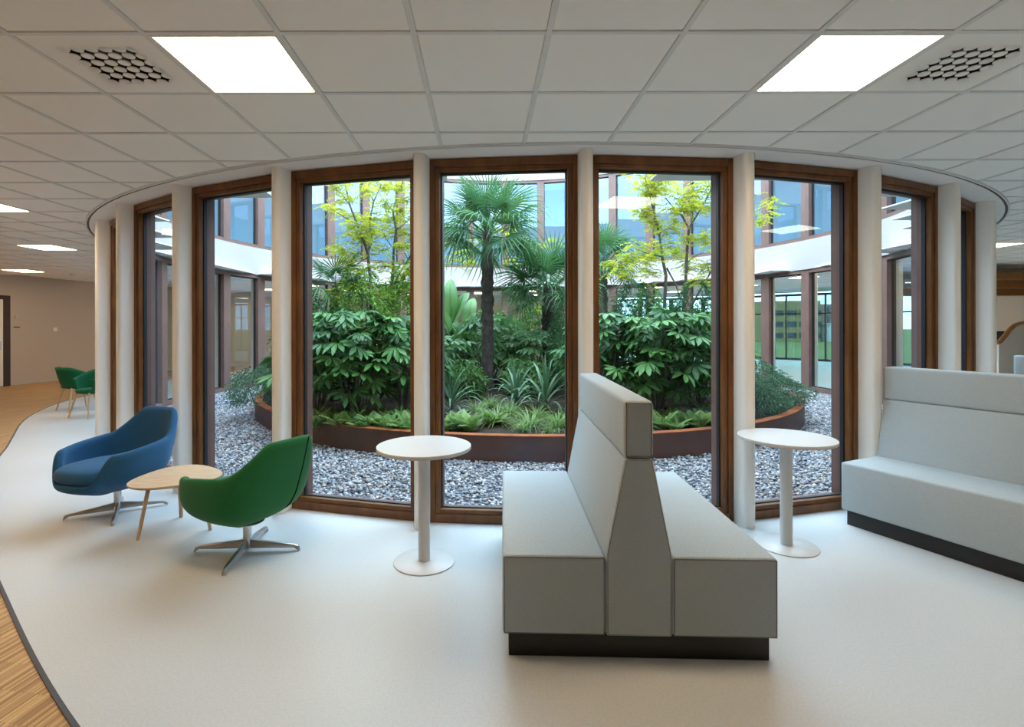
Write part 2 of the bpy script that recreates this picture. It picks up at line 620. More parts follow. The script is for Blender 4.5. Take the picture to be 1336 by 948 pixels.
mb = MB()
mb.ring([(6.86, 2.90), (17.3, 2.90), (17.3, 2.98), (6.86, 2.98)], 0, 360, 144)
ceiling = tag(mb.build('ceiling', M['white_paint']), 'white suspended ceiling of square tiles in a metal grid', kind='structure')
mb = MB()
mb.ring([(6.9, 3.44), (13.3, 3.44), (13.3, 3.5), (6.9, 3.5)], 0, 360, 144)
tag(mb.build('floor_upper', M['white_paint']), kind='structure')
mb = MB()
mb.ring([(6.9, 6.48), (13.3, 6.48), (13.3, 6.56), (6.9, 6.56)], 0, 360, 144)
tag(mb.build('ceiling_upper', M['white_paint']), kind='structure')
mb = MB()
mb.ring([(8.4, 3.5), (8.5, 3.5), (8.5, 6.5), (8.4, 6.5)], 0, 360, 144)
tag(mb.build('wall_upper', M['grey_wall']), kind='structure')
mb = MB()
mb.ring([(6.82, 7.28), (17.5, 7.28), (17.5, 7.36), (6.82, 7.36)], 0, 360, 144)
tag(mb.build('roof', M['grey_wall']), kind='structure')
mb = MB()
mb.ring([(6.80, 2.802), (6.98, 2.802), (6.98, 3.478), (6.80, 3.478)], 0, 360, 144)
tag(mb.build('wall_courtyard', M['render'], smooth=30), 'smooth white band between the two storeys round the courtyard', kind='structure')
mb = MB()
mb.ring([(6.80, 6.442), (6.98, 6.442), (6.98, 7.42), (6.80, 7.42)], 0, 360, 144)
tag(mb.build('wall_parapet', M['render'], smooth=30), 'smooth white band above the upper windows round the courtyard', kind='structure')

# soffit ring over the columns, its dark shadow gap and edge trim
mb = MB()
mb.ring([(6.97, CEIL - 0.006), (7.212, CEIL - 0.006), (7.212, CEIL + 0.03), (6.97, CEIL + 0.03)], 0, 360, 288)
tag(mb.build('trim_2', M['soffit'], smooth=30), 'white curved soffit strip above the columns', kind='structure')
mb = MB()
mb.ring([(7.212, CEIL - 0.002), (7.236, CEIL - 0.002), (7.236, CEIL + 0.03), (7.212, CEIL + 0.03)], 0, 360, 288)
tag(mb.build('trim_3', M['black'], smooth=30), 'dark curved shadow gap round the soffit', kind='structure')
mb = MB()
mb.ring([(7.236, CEIL - 0.010), (7.252, CEIL - 0.010), (7.252, CEIL + 0.03), (7.236, CEIL + 0.03)], 0, 360, 288)
tag(mb.build('trim_4', M['grid_bar'], smooth=30), 'slim curved metal edge where the ceiling tiles end', kind='structure')

# ------------------------------------------------------------------ SETTING: ceiling tiles and grid
GX, GY, T = -0.308, 2.3045, 0.6
LIGHT_CELLS = {(-2, 0): 'near left', (3, 0): 'near right', (-9, 5): 'left', (-12, 10): 'far left', (-18, 16): 'farthest left', (14, 10): 'far right'}
EXTRA_LIGHTS = [(-7, 0), (9, 0), (14, 16), (-14, 4)]  # panels added to brighten the room, beyond the known ones
VENT_CELLS = [(-3, 0), (4, 0)]


def in_room(x, y):
    r = math.hypot(x - CX, y - CY)
    return 7.0 < r + 0.42 and r < 13.0


mb = MB()
mb.box(0.012, T - 0.012, 0.012, T - 0.012, 0.0, 0.018)
tile_me = mb.mesh('ceiling_tile', bevel=0.004, seg=1)
tile_me.materials.append(M['tile'])
far_tiles = MB()
n_tiles = 0
for j in range(-7, 32):
    for i in range(-26, 28):
        x, y = GX + i * T, GY + j * T
        if not in_room(x + T / 2, y + T / 2):
            continue
        if (i, j) in LIGHT_CELLS or (i, j) in EXTRA_LIGHTS or (i, j) in VENT_CELLS:
            continue
        px = VX + F * (x + T / 2) / max(y + T / 2, 0.1)
        seen = y > 1.6 and y < 8.6 and -60 < px < 1400 and y + T / 2 < CY + 1
        if seen:
            link('ceiling_tile', tile_me, parent=ceiling, loc=(x, y, CEIL + 0.005 + 0.0012 * random.random()))
            n_tiles += 1
        else:
            far_tiles.box(x + 0.012, x + T - 0.012, y + 0.012, y + T - 0.012, CEIL + 0.005, CEIL + 0.023)
o = far_tiles.build('far_ceiling_tiles', M['tile'], ceiling, fix=False)
o['kind'] = 'stuff'
grid = MB()
for j in range(-7, 33):           # bars run across, cut where the courtyard stands
    y = GY + j * T
    d = abs(y - CY)
    segs = [(-math.sqrt(13.0 ** 2 - d * d), math.sqrt(13.0 ** 2 - d * d))] if d < 13.0 else []
    if d < 7.24:
        h = math.sqrt(7.24 ** 2 - d * d)
        segs = [(segs[0][0], -h), (h, segs[0][1])]
    for a, b in segs:
        grid.box(CX + a, CX + b, y - 0.012, y + 0.012, CEIL, CEIL + 0.02)
for i in range(-26, 29):
    x = GX + i * T
    d = abs(x - CX)
    segs = [(-math.sqrt(13.0 ** 2 - d * d), math.sqrt(13.0 ** 2 - d * d))] if d < 13.0 else []
    if d < 7.24:
        h = math.sqrt(7.24 ** 2 - d * d)
        segs = [(segs[0][0], -h), (h, segs[0][1])]
    for a, b in segs:
        grid.box(x - 0.012, x + 0.012, CY + a, CY + b, CEIL - 0.0006, CEIL + 0.02)
grid.build('ceiling_grid', M['grid_bar'], ceiling, fix=False)

# ------------------------------------------------------------------ SETTING: windows of the courtyard
W0 = 2 * 7.02 * math.sin(math.radians(5))          # inside width of a facet at the timber face
TAN = math.tan(math.radians(5))


def hw(y):                                          # half width of a facet at depth y
    return W0 / 2 - y * TAN


def frame_rect(mb, y0, y1, z0, z1, side, top, bottom, gap=0.0):
    """Mitred frame of four members between depths y0 and y1; side/top/bottom are face widths."""
    a0, a1 = hw(y0) - gap, hw(y1) - gap
    for s in (-1, 1):
        xs = [s * a0, s * (a0 - side), s * (a1 - side), s * a1]
        b = [(xs[0], y0, z0), (xs[1], y0, z0), (xs[2], y1, z0), (xs[3], y1, z0)]
        t = [(x, y, z1) for x, y, _ in b]
        mb.hexa(b, t)
    for zz0, zz1 in ((z0, z0 + bottom), (z1 - top, z1)):
        i0, i1 = a0 - side, a1 - side
        mb.hexa([(-i0, y0, zz0), (i0, y0, zz0), (i1, y1, zz0), (-i1, y1, zz0)], [(-i0, y0, zz1), (i0, y0, zz1), (i1, y1, zz1), (-i1, y1, zz1)])


def inner_rect(mb, y0, y1, z0, z1, off, side, top, bottom, ot, ob):
    """A second step set inside the first: off = side width already taken, ot/ob taken at head and sill."""
    frame_rect(mb, y0, y1, z0 + ob, z1 - ot, side, top, bottom, gap=off)


def window_meshes(h):
    f = MB()
    frame_rect(f, 0.0, 0.058, 0.0, h, 0.085, 0.060, 0.065)
    inner_rect(f, 0.014, 0.058, 0.0, h, 0.085, 0.034, 0.034, 0.034, 0.060, 0.065)
    g = MB()
    inner_rect(g, 0.059, 0.089, 0.0, h, 0.070, 0.058, 0.047, 0.047, 0.060, 0.060)
    x = MB()
    frame_rect(x, 0.090, 0.170, 0.0, h, 0.118, 0.085, 0.085)
    p = MB()
    a = hw(0.074) - 0.110
    p.add([(-a, 0.074, 0.09), (a, 0.074, 0.09), (a, 0.074, h - 0.09), (-a, 0.074, h - 0.09)], [(0, 1, 2, 3)])
    ms = []
    for b, nm, mt in ((f, 'frame', 'frame_wood'), (g, 'gasket', 'gasket'), (x, 'outer_frame', 'outer_frame'), (p, 'pane', 'glass')):
        me = b.mesh(nm, bevel=0.003 if nm == 'frame' else 0, seg=1)
        me.materials.append(M[mt])
        ms.append((nm, me))
    return ms


ground_ms = window_meshes(CEIL - 0.012)
upper_ms = window_meshes(6.442 - 3.478)
me = upper_ms[3][1].copy()
me.materials[0] = M['glass_upper']
upper_ms[3] = ('pane', me)
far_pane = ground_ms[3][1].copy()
far_pane.materials[0] = M['glass_dimmed']
RF = 7.02 * math.cos(math.radians(5))
wn = 0
for z0, ms in ((0.0, ground_ms), (3.478, upper_ms)):
    for k in range(36):
        phi = 10 * (k - 18) + 5
        wn += 1
        w = struct_empty('window_%d' % wn, P(phi, RF, z0), math.radians(phi))
        for nm, me in ms:
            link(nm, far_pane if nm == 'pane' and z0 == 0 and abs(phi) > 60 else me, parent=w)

# columns: flat rounded posts in front of every joint
mb = MB()
prof = []
for i in range(9):
    a = -PI / 2 + PI * i / 8
    prof.append((0.047 * math.sin(a), -0.105 - 0.043 * math.cos(a)))
prof = [(-0.047, 0.0)] + prof + [(0.047, 0.0)]
k = len(prof)
mb.add([(x, y, 0) for x, y in prof] + [(x, y, CEIL - 0.004) for x, y in prof],
       [(i, (i + 1) % k, k + (i + 1) % k, k + i) for i in range(k)] + [tuple(range(k))[::-1], tuple(range(k, 2 * k))])
col_me = mb.mesh('column', smooth=35)
col_me.materials.append(M['column_paint'])
for k in range(36):
    phi = 10 * (k - 18)
    o = link('column', col_me, loc=P(phi, 7.018, 0))
    o.rotation_euler = (0, 0, math.radians(phi))
    o['kind'] = 'structure'

# outer glazing of the far corridor, looking out on the lawn
mb = MB()
seg = 5.0
hx = 17.0 * math.sin(math.radians(seg / 2))
for x0, x1 in ((-hx, -hx + 0.09), (hx - 0.09, hx)):
    mb.box(x0, x1, -0.06, 0.06, 0, 2.84)
mb.box(0.18, 0.23, -0.05, 0.05, 0.05, 2.8)
mb.box(-hx, hx, -0.06, 0.06, 0, 0.09)
mb.box(-hx, hx, -0.06, 0.06, 2.74, 2.84)
mb.box(-hx, hx, -0.05, 0.05, 1.96, 2.01)
of_me = mb.mesh('frame')
of_me.materials.append(M['door_dark'])
mb = MB()
mb.add([(-hx, 0, 0.05), (hx, 0, 0.05), (hx, 0, 2.8), (-hx, 0, 2.8)], [(0, 1, 2, 3)])
op_me = mb.mesh('pane')
op_me.materials.append(M['glass_outer'])
for k in range(11):
    phi = 105 + seg * (k + 0.5)
    wn += 1
    w = struct_empty('window_%d' % wn, P(phi, 17.0 * math.cos(math.radians(seg / 2)), 0), math.radians(phi))
    link('frame', of_me, parent=w)
    link('pane', op_me, parent=w)

# ------------------------------------------------------------------ SETTING: ground outside and in the court
mb = MB()
mb.add([(-150, -150, -0.78), (250, -150, -0.78), (250, 250, -0.78), (-150, 250, -0.78)], [(0, 1, 2, 3)])
tag(mb.build('ground', M['lawn']), 'rough green field outside the far glazing', kind='structure')
mb = MB()
mb.ring([(4.9, -0.045), (6.84, -0.045), (6.84, -0.2), (4.9, -0.2)], 0, 360, 144)
tag(mb.build('ground_courtyard', M['gravel_bed']), kind='structure')

# gravel: every pebble a little twelve-cornered stone
t_ = (1 + 5 ** 0.5) / 2
ico_v = np.array([(-1, t_, 0), (1, t_, 0), (-1, -t_, 0), (1, -t_, 0), (0, -1, t_), (0, 1, t_), (0, -1, -t_), (0, 1, -t_), (t_, 0, -1), (t_, 0, 1), (-t_, 0, -1), (-t_, 0, 1)])
ico_v /= np.linalg.norm(ico_v[0])
ico_f = np.array([(0, 11, 5), (0, 5, 1), (0, 1, 7), (0, 7, 10), (0, 10, 11), (1, 5, 9), (5, 11, 4), (11, 10, 2), (10, 7, 6), (7, 1, 8), (3, 9, 4), (3, 4, 2), (3, 2, 6), (3, 6, 8), (3, 8, 9), (4, 9, 5), (2, 4, 11), (6, 2, 10), (8, 6, 7), (9, 8, 1)])
npb = 52000
ph = np.radians(RNG.uniform(-118, 118, npb))
rr = np.sqrt(RNG.uniform(5.10 ** 2, 6.83 ** 2, npb))
sz = RNG.uniform(0.011, 0.0215, npb)
ax = RNG.uniform(0.65, 1.35, (npb, 3))
ax[:, 2] *= 0.7
rot = RNG.uniform(0, 2 * PI, npb)
cv = ico_v[None] * (ax * sz[:, None])[:, None, :] * RNG.uniform(0.8, 1.2, (npb, 12, 1))
tl = RNG.uniform(-0.5, 0.5, npb)[:, None]
x_, y_, z_ = cv[..., 0], cv[..., 1], cv[..., 2]
y2, z2 = y_ * np.cos(tl) - z_ * np.sin(tl), y_ * np.sin(tl) + z_ * np.cos(tl)
c_, s_ = np.cos(rot)[:, None], np.sin(rot)[:, None]
px_, py_ = x_ * c_ - y2 * s_, x_ * s_ + y2 * c_
gx, gy = CX + rr * np.sin(ph), CY - rr * np.cos(ph)
pos = np.stack([px_ + gx[:, None], py_ + gy[:, None], z2 + (-0.040 + sz * 0.5 + RNG.uniform(0, 0.016, npb))[:, None]], -1).reshape(-1, 3)
fc = (ico_f[None] + (np.arange(npb) * 12)[:, None, None]).reshape(-1, 3)
me = fast_mesh('gravel', pos, fc, np.repeat(RNG.uniform(0, 1, npb), 12), smooth=True)
tag(link('gravel', me, M['pebble']), 'grey and white pebble gravel round the planted bed', 'gravel', kind='stuff')

# ------------------------------------------------------------------ planter
planter = thing('planter', 'big round rust brown steel planter ring in the courtyard gravel', 'planter', (CX, CY, -0.05))
mb = MB()
mb.ring([(5.085, -0.05), (5.10, -0.05), (5.10, 0.265), (5.085, 0.265)], 0, 360, 180)
for i, v in enumerate(mb.v):
    mb.v[i] = (v[0] - CX, v[1] - CY, v[2] + 0.05)
mb.build('steel_wall', M['corten_shaded'], planter, smooth=30)
mb = MB()
mb.ring([(4.985, 0.266), (5.105, 0.266), (5.105, 0.276), (4.985, 0.276)], 0, 360, 180)
for i, v in enumerate(mb.v):
    mb.v[i] = (v[0] - CX, v[1] - CY, v[2] + 0.05)
o = mb.build('rim', M['corten'], planter, smooth=30)


def soil_z(x, y):
    r = math.hypot(x - CX, y - CY)
    return 0.20 + 0.16 * max(0.0, 1 - r / 5.08) ** 0.8


sv, sf = [], []
for i in range(26):
    r = 5.084 * i / 25
    for k in range(96):
        a = 2 * PI * k / 96
        x, y = CX + r * math.cos(a), CY + r * math.sin(a)
        sv.append((x - CX, y - CY, soil_z(x, y) + 0.05 + (random.uniform(-0.018, 0.022) if i < 25 else 0)))
for i in range(25):
    for k in range(96):
        sf.append((i * 96 + k, i * 96 + (k + 1) % 96, (i + 1) * 96 + (k + 1) % 96, (i + 1) * 96 + k))
mb = MB()
mb.add(sv, sf)
o = mb.build('soil', M['soil'], planter, smooth='all', fix=False)
o['kind'] = 'stuff'

# ------------------------------------------------------------------ ceiling lights and vents
mb = MB()
frame_w = 0.012
for x0, x1, y0, y1 in ((0.013, 0.587, 0.013, 0.025), (0.013, 0.587, 0.575, 0.587), (0.013, 0.025, 0.025, 0.575), (0.575, 0.587, 0.025, 0.575)):
    mb.box(x0, x1, y0, y1, CEIL - 0.001, CEIL + 0.02)
lf_me = mb.mesh('frame')
lf_me.materials.append(M['white_paint'])
mb = MB()
mb.box(0.024, 0.576, 0.024, 0.576, CEIL + 0.003, CEIL + 0.012)
ld_me = mb.mesh('diffuser')
ld_me.materials.append(M['lamp'])
LIGHT_LABELS = {
    (-2, 0): 'large glowing square ceiling panel beside the left ceiling air vent',
    (3, 0): 'large glowing square ceiling panel beside the right ceiling air vent',
    (-9, 5): 'glowing ceiling panel over the left passage, nearest of three, cut by the picture edge',
    (-12, 10): 'glowing ceiling panel over the left passage, middle one of the receding three',
    (-18, 16): 'glowing ceiling panel over the left passage, the smallest and nearest the far wall',
    (14, 10): 'glowing ceiling panel on the right, above the wooden stair handrail'}
EXTRA_LABELS = {(-7, 0): 'added glowing ceiling panel past the left picture edge, level with the blue armchair', (9, 0): 'added glowing ceiling panel past the right picture edge, above the right bench',
                (14, 16): 'added glowing ceiling panel past the right picture edge, beyond the wooden bulkhead', (-14, 4): 'added glowing ceiling panel past the left picture edge, over the parquet'}
for cell in list(LIGHT_CELLS) + EXTRA_LIGHTS:
    t = thing('ceiling_light', LIGHT_LABELS.get(cell, EXTRA_LABELS.get(cell)), 'light',
              (GX + cell[0] * T, GY + cell[1] * T, 0), 0, 'square ceiling light panels')
    link('frame', lf_me, parent=t)
    link('diffuser', ld_me, parent=t)
for i, ph in enumerate((112, 128, 144, 158, 172, 186, 200, 214, 228, 246)):      # on the far side of the courtyard
    for r in ((8.6, 11.4) if i % 2 == 0 else (10.0,)):
        p = P(ph, r)
        t = thing('ceiling_light', 'glowing ceiling panel seen through the far ground floor glazing', 'light', (p.x - 0.3, p.y - 0.3, -0.013), 0,
                  'ceiling lights beyond the courtyard')
        link('frame', lf_me, parent=t)
        link('diffuser', ld_me, parent=t)

# swirl vents: a white plate with star-shaped slots left between flush round discs
hole, sp = 0.165, 0.066
mb = MB()
for x0, x1, y0, y1 in ((-0.286, 0.286, -0.286, -hole), (-0.286, 0.286, hole, 0.286), (-0.286, -hole, -hole, hole), (hole, 0.286, -hole, hole)):
    mb.box(x0, x1, y0, y1, 0, 0.006)
plate_me = mb.mesh('plate')
plate_me.materials.append(M['tile'])
mb = MB()
mb.box(-hole, hole, -hole, hole, 0.070, 0.075)
for x0, x1, y0, y1 in ((-hole - .003, -hole, -hole, hole), (hole, hole + .003, -hole, hole), (-hole, hole, -hole - .003, -hole), (-hole, hole, hole, hole + .003)):
    mb.box(x0, x1, y0, y1, 0.004, 0.07)
back_me = mb.mesh('duct')
back_me.materials.append(M['black'])
mb = MB()
mb.lathe([(0.0270, -0.0012), (0.0280, 0.0), (0.0280, 0.004), (0.025, 0.005)], 24)
disc_me = mb.mesh('disc', smooth=30)
disc_me.materials.append(M['tile'])
for cell, lab in ((VENT_CELLS[0], 'white square ceiling vent with star slots, left of the left glowing panel'),
                  (VENT_CELLS[1], 'white square ceiling vent with star slots, right of the right glowing panel')):
    t = thing('ceiling_vent', lab, 'vent', (GX + (cell[0] + .5) * T, GY + (cell[1] + .5) * T, CEIL + 0.003), 0, 'ceiling air vents')
    link('plate', plate_me, parent=t)
    link('duct', back_me, parent=t)
    for a in range(6):
        for b in range(6):
            link('disc', disc_me, parent=t, loc=((a - 2.5) * sp, (b - 2.5) * sp, 0.0012 if a in (0, 5) or b in (0, 5) else 0.003))
mb = MB()
mb.lathe([(0.03, 0.0), (0.05, 0.012), (0.055, 0.03), (0.055, 0.045)], 20)
o = mb.build('smoke_detector', M['white_paint'], loc=(-10.2, 12.9, CEIL - 0.045), smooth=40)
tag(o, 'small round white smoke detector on the ceiling over the left passage', 'detector')

# ------------------------------------------------------------------ back-to-back upholstered benches
LB, HWB = 1.40, 0.6185


def prism_y(mb, poly, y0, y1):
    n = len(poly)
    return mb.add([(x, y0, z) for x, z in poly] + [(x, y1, z) for x, z in poly],
                  [tuple(range(n)), tuple(range(2 * n - 1, n - 1, -1))] + [(i, n + i, n + (i + 1) % n, (i + 1) % n) for i in range(n)])


def bench_part(poly, name, m, parent, y0=-LB / 2, y1=LB / 2, bevel=0.012):
    mb = MB()
    prism_y(mb, poly, y0, y1)
    return mb.build(name, m, parent, bevel=bevel, seg=3, smooth=50)


def loop(poly, inset):
    cx = sum(p[0] for p in poly) / len(poly)
    cz = sum(p[1] for p in poly) / len(poly)
    return [(cx + (x - cx) * (1 - inset / abs(x - cx if abs(x - cx) > 1e-3 else 1)), cz + (z - cz) * (1 - inset / abs(z - cz if abs(z - cz) > 1e-3 else 1))) for x, z in poly]


bench = thing('bench', 'grey double sided high back bench standing in the middle of the floor', 'bench', (0.727, 3.048, 0), math.radians(-2.1),
              'grey back-to-back benches')
bench_part([(-0.59, 0), (0.59, 0), (0.59, 0.114), (-0.59, 0.114)], 'plinth', M['black'], bench, -LB / 2 + 0.028, LB / 2 - 0.028, 0.003)
SEAT_L = [(-HWB, 0.112), (-0.1495, 0.112), (-0.1495, 0.473), (-HWB, 0.473)]
SEAT_R = [(-x, z) for x, z in SEAT_L][::-1]
BACK = [(-0.1485, 0.113), (0.1485, 0.113), (0.1485, 0.475), (0.064, 0.917), (-0.064, 0.917), (-0.1485, 0.475)]
HEAD = [(-0.067, 0.917), (0.067, 0.917), (0.067, 1.18), (-0.067, 1.18)]
for nm, poly in (('seat', SEAT_L), ('seat', SEAT_R), ('backrest', BACK), ('headrest', HEAD)):
    o = bench_part(poly, nm, M['sofa'], bench, bevel={'backrest': 0.010, 'headrest': 0.022}.get(nm, 0.017))
    for yy in (-LB / 2 + 0.003, LB / 2 - 0.003):
        mb = MB()
        q = loop(poly, 0.0085 if nm != 'headrest' else 0.011)
        mb.tube([(x, yy, z) for x, z in q] + [(q[0][0], yy, q[0][1])], 0.0034, 6)
        mb.build('piping', M['piping'], o, smooth=60)
b2 = dup(bench, 'grey double sided high back bench on the right, its far side turned away', (3.585, 3.60, 0), math.radians(24.8))
a3 = math.radians(44.0)
xa, ya = Vector((math.cos(a3), math.sin(a3), 0)), Vector((-math.sin(a3), math.cos(a3), 0))
c3 = Vector((5.78, 5.70, 0)) + xa * 0.067 - ya * 0.72
b3 = dup(bench, 'third grey bench, only its pale headrest showing behind the right bench', c3, a3)

# ------------------------------------------------------------------ round pedestal tables
def pedestal(label, loc, r_top, r_base, col):
    t = thing('pedestal_table', label, 'table', loc, 0, 'white round pedestal tables')
    mb = MB()
    mb.lathe([(r_base - 0.004, 0.0), (r_base, 0.002), (r_base, 0.006), (r_base - 0.004, 0.009), (0.03, 0.012)], 64)
    mb.build('base', M['table_white'], t, smooth=40)
    mb = MB()
    mb.lathe([(col, 0.009), (col, 0.728)], 40)
    mb.build('column', M['table_white'], t, smooth=40)
    mb = MB()
    mb.lathe([(r_top - 0.006, 0.726), (r_top - 0.001, 0.729), (r_top, 0.734), (r_top, 0.7495)], 72)
    o = mb.build('tabletop', M['table_white'], t, smooth=40)
    mb = MB()
    mb.lathe([(r_top + 0.0004, 0.7285), (r_top + 0.0012, 0.7295), (r_top + 0.0012, 0.7482), (r_top + 0.0004, 0.7492)], 72)
    mb.build('edge_band', M['table_edge'], o, smooth=40)


pedestal('white round pedestal table standing between the green armchair and the middle bench', (-0.386, 3.353, 0), 0.302, 0.197, 0.0385)
pedestal('white round pedestal table standing between the two large grey benches', (2.085, 3.585, 0), 0.302, 0.197, 0.0385)

# ------------------------------------------------------------------ coffee table
t = thing('coffee_table', 'low oak coffee table with rounded triangular top between blue and green armchairs', 'table', (-2.30, 3.90, 0), math.radians(-6))
NT = 96


def tri_r(a):
    return 0.298 + 0.026 * math.cos(3 * a)


vs, fs = [], []
levels = [(0.955, 0.378), (0.985, 0.383), (1.0, 0.391), (1.0, 0.396), (0.992, 0.399)]
for s_, z in levels:
    for i in range(NT):
        a = 2 * PI * i / NT
        vs.append((s_ * tri_r(a) * math.cos(a), s_ * tri_r(a) * math.sin(a), z))
for q in range(len(levels) - 1):
    for i in range(NT):
        fs.append((q * NT + i, q * NT + (i + 1) % NT, (q + 1) * NT + (i + 1) % NT, (q + 1) * NT + i))
fs += [tuple(range(NT))[::-1], tuple((len(levels) - 1) * NT + i for i in range(NT))]
mb = MB()
mb.add(vs, fs)
mb.build('tabletop', M['oak'], t, smooth=40)
for k in range(3):
    a = 2 * PI * k / 3 + (0.0, 0.02, -0.05)[k]
    mb = MB()
    pts = [(0.13, 0.374), (0.172, 0.370), (0.193, 0.350), (0.203, 0.30), (0.232, 0.15), (0.262, 0.0)]
    wd = [0.020, 0.021, 0.021, 0.020, 0.017, 0.014]
    th = [0.010, 0.012, 0.014, 0.013, 0.012, 0.010]
    vs, fs = [], []
    for i, (r, z) in enumerate(pts):
        d = Vector((pts[min(i + 1, 5)][0] - pts[max(i - 1, 0)][0], 0, pts[min(i + 1, 5)][1] - pts[max(i - 1, 0)][1])).normalized()
        nrm = Vector((-d.z, 0, d.x))
        for q in range(10):
            u = 2 * PI * q / 10
            p = Vector((r, 0, z)) + nrm * th[i] * math.cos(u) + Vector((0, 1, 0)) * wd[i] * math.sin(u)
            p.z = max(p.z, 0.0)
            vs.append((p.x * math.cos(a) - p.y * math.sin(a), p.x * math.sin(a) + p.y * math.cos(a), p.z))
    for i in range(5):
        for q in range(10):
            fs.append((i * 10 + q, i * 10 + (q + 1) % 10, (i + 1) * 10 + (q + 1) % 10, (i + 1) * 10 + q))
    fs += [tuple(range(10)), tuple(50 + q for q in range(10))]
    mb.add(vs, fs)
    mb.build('leg', M['oak_leg'], t, smooth=50)


# ------------------------------------------------------------------ swivel armchairs
def sstep(a, b, x):
    u = min(1.0, max(0.0, (x - a) / (b - a)))
    return u * u * (3 - 2 * u)


def rim_h(th):
    """Height of the shell's edge round the seat; th in degrees, 0 at the back, 180 at the front."""
    a = abs(th)
    h = 0.797 - 0.010 * min(1.0, a / 40) ** 2
    h += (0.597 - 0.787) * sstep(21, 68, a)
    h += (0.550 - 0.597) * sstep(66, 126, a)
    h += (0.325 - 0.545) * sstep(127, 158, a)
    return h


def shell_pt(th, v):
    """Outer surface of the shell: th in degrees, v 0 at the underside to 1 at the edge. The chair faces -y."""
    h = rim_h(th)
    z0 = 0.185
    z = z0 + (h - z0) * v ** 1.8
    q = min(1.0, max(0.0, (z - z0) / min(0.27, h - z0)))
    rho = max(1 - (1 - q) ** 3.2, 0.66 * min(1.0, v * 2.2) ** 0.8)
    a = math.radians(th)
    ca, sa = math.cos(a), math.sin(a)
    e = 2 / (2.8 if ca > 0 else 2.35)
    x = 0.365 * math.copysign(abs(sa) ** e, sa)
    y = (0.30 if ca > 0 else 0.41) * math.copysign(abs(ca) ** e, ca)
    back = 1 - sstep(25, 100, abs(th))
    lean = 0.34 * max(0, z - 0.36) * back
    narrow = 1 - 0.12 * sstep(0.55, 0.82, z)
    return Vector((x * rho * narrow, y * rho + lean, z))


def armchair(label, loc, rotz, fab, base_rot, seam=None):
    t = thing('armchair', label, 'armchair', loc, rotz)
    NU, NV = 72, 12
    vs, fs = [], []
    for j in range(NV + 1):
        for i in range(NU):
            vs.append(shell_pt(-180 + 360 * i / NU, 0.03 + 0.97 * j / NV))
    c = len(vs)
    vs.append((0, 0, 0.185))
    for j in range(NV):
        for i in range(NU):
            fs.append((j * NU + i, j * NU + (i + 1) % NU, (j + 1) * NU + (i + 1) % NU, (j + 1) * NU + i))
    for i in range(NU):
        fs.append((c, (i + 1) % NU, i))
    mb = MB()
    mb.add(vs, fs)
    sh = mb.build('shell', fab, t, smooth='all')
    so = sh.modifiers.new('thickness', 'SOLIDIFY')
    so.thickness = 0.062
    so.offset = -1
    so.use_even_offset = False
    sb = sh.modifiers.new('round', 'SUBSURF')
    sb.levels = sb.render_levels = 1
    # seat cushion
    vs, fs = [], []
    NC, NR = 48, 14
    for j in range(NR + 1):
        ph = -PI / 2 + PI * j / NR
        rr = abs(math.cos(ph)) ** 0.42
        zz = math.copysign(abs(math.sin(ph)) ** 0.8, math.sin(ph))
        for i in range(NC):
            a = 2 * PI * i / NC
            x = 0.302 * math.copysign(abs(math.cos(a)) ** 0.75, math.cos(a)) * rr
            y = 0.335 * math.copysign(abs(math.sin(a)) ** 0.75, math.sin(a)) * rr - 0.072
            z = 0.366 + 0.072 * zz + (0.012 * (1 - (rr) ** 2) if zz > 0 else 0) - 0.03 * (y + 0.06)
            vs.append((x, y, z))
    for j in range(NR):
        for i in range(NC):
            fs.append((j * NC + i, j * NC + (i + 1) % NC, (j + 1) * NC + (i + 1) % NC, (j + 1) * NC + i))
    mb = MB()
    mb.add(vs, fs)
    mb.build('seat_cushion', fab, t, smooth='all')
    if seam:
        mb = MB()
        for s in (-1,):
            pts = [shell_pt(s * (15 - 2 * (1 - v)), v) * 1.0 for v in [0.40 + 0.60 * q / 20 for q in range(21)]]
            mb.tube([p + Vector((p.x, p.y, 0)).normalized() * 0.001 for p in pts], 0.004, 6)
        mb.build('seam', seam, sh, smooth=60)
    mb = MB()
    mb.lathe([(0.027, 0.030), (0.027, 0.215)], 28)
    mb.lathe([(0.10, 0.196), (0.11, 0.20), (0.11, 0.206), (0.10, 0.21)], 28)
    mb.build('pedestal', M['chrome'], t, smooth=40)
    br = base_rot - rotz
    for k in range(4):
        a = br + k * PI / 2
        ca, sa = math.cos(a), math.sin(a)

        def R(x, y, z):
            return (x * ca - y * sa, x * sa + y * ca, z)
        mb = MB()
        sec = [(0.020, 0.021, 0.028, 0.082), (0.12, 0.021, 0.027, 0.068), (0.315, 0.016, 0.024, 0.044), (0.342, 0.014, 0.004, 0.034), (0.352, 0.012, 0.0, 0.014)]
        vs, fs = [], []
        for x, w, zb, zt in sec:
            vs += [R(x, -w, zb), R(x, w, zb), R(x, w * 0.62, zt), R(x, -w * 0.62, zt)]
        for i in range(len(sec) - 1):
            for q in range(4):
                fs.append((i * 4 + q, i * 4 + (q + 1) % 4, i * 4 + 4 + (q + 1) % 4, i * 4 + 4 + q))
        fs += [(0, 3, 2, 1), tuple(16 + q for q in range(4))]
        mb.add(vs, fs)
        mb.build('leg', M['alu'], t, bevel=0.003, seg=2, smooth=40)
    return t


armchair('deep blue upholstered swivel armchair on a four-star metal foot', (-3.0, 4.255, 0), math.radians(-16), M['blue'], math.radians(30))
armchair('green upholstered swivel armchair seen from behind, beside the oak coffee table', (-1.60, 3.512, 0), math.radians(-117), M['green'],
         math.radians(2), M['seam_green'])


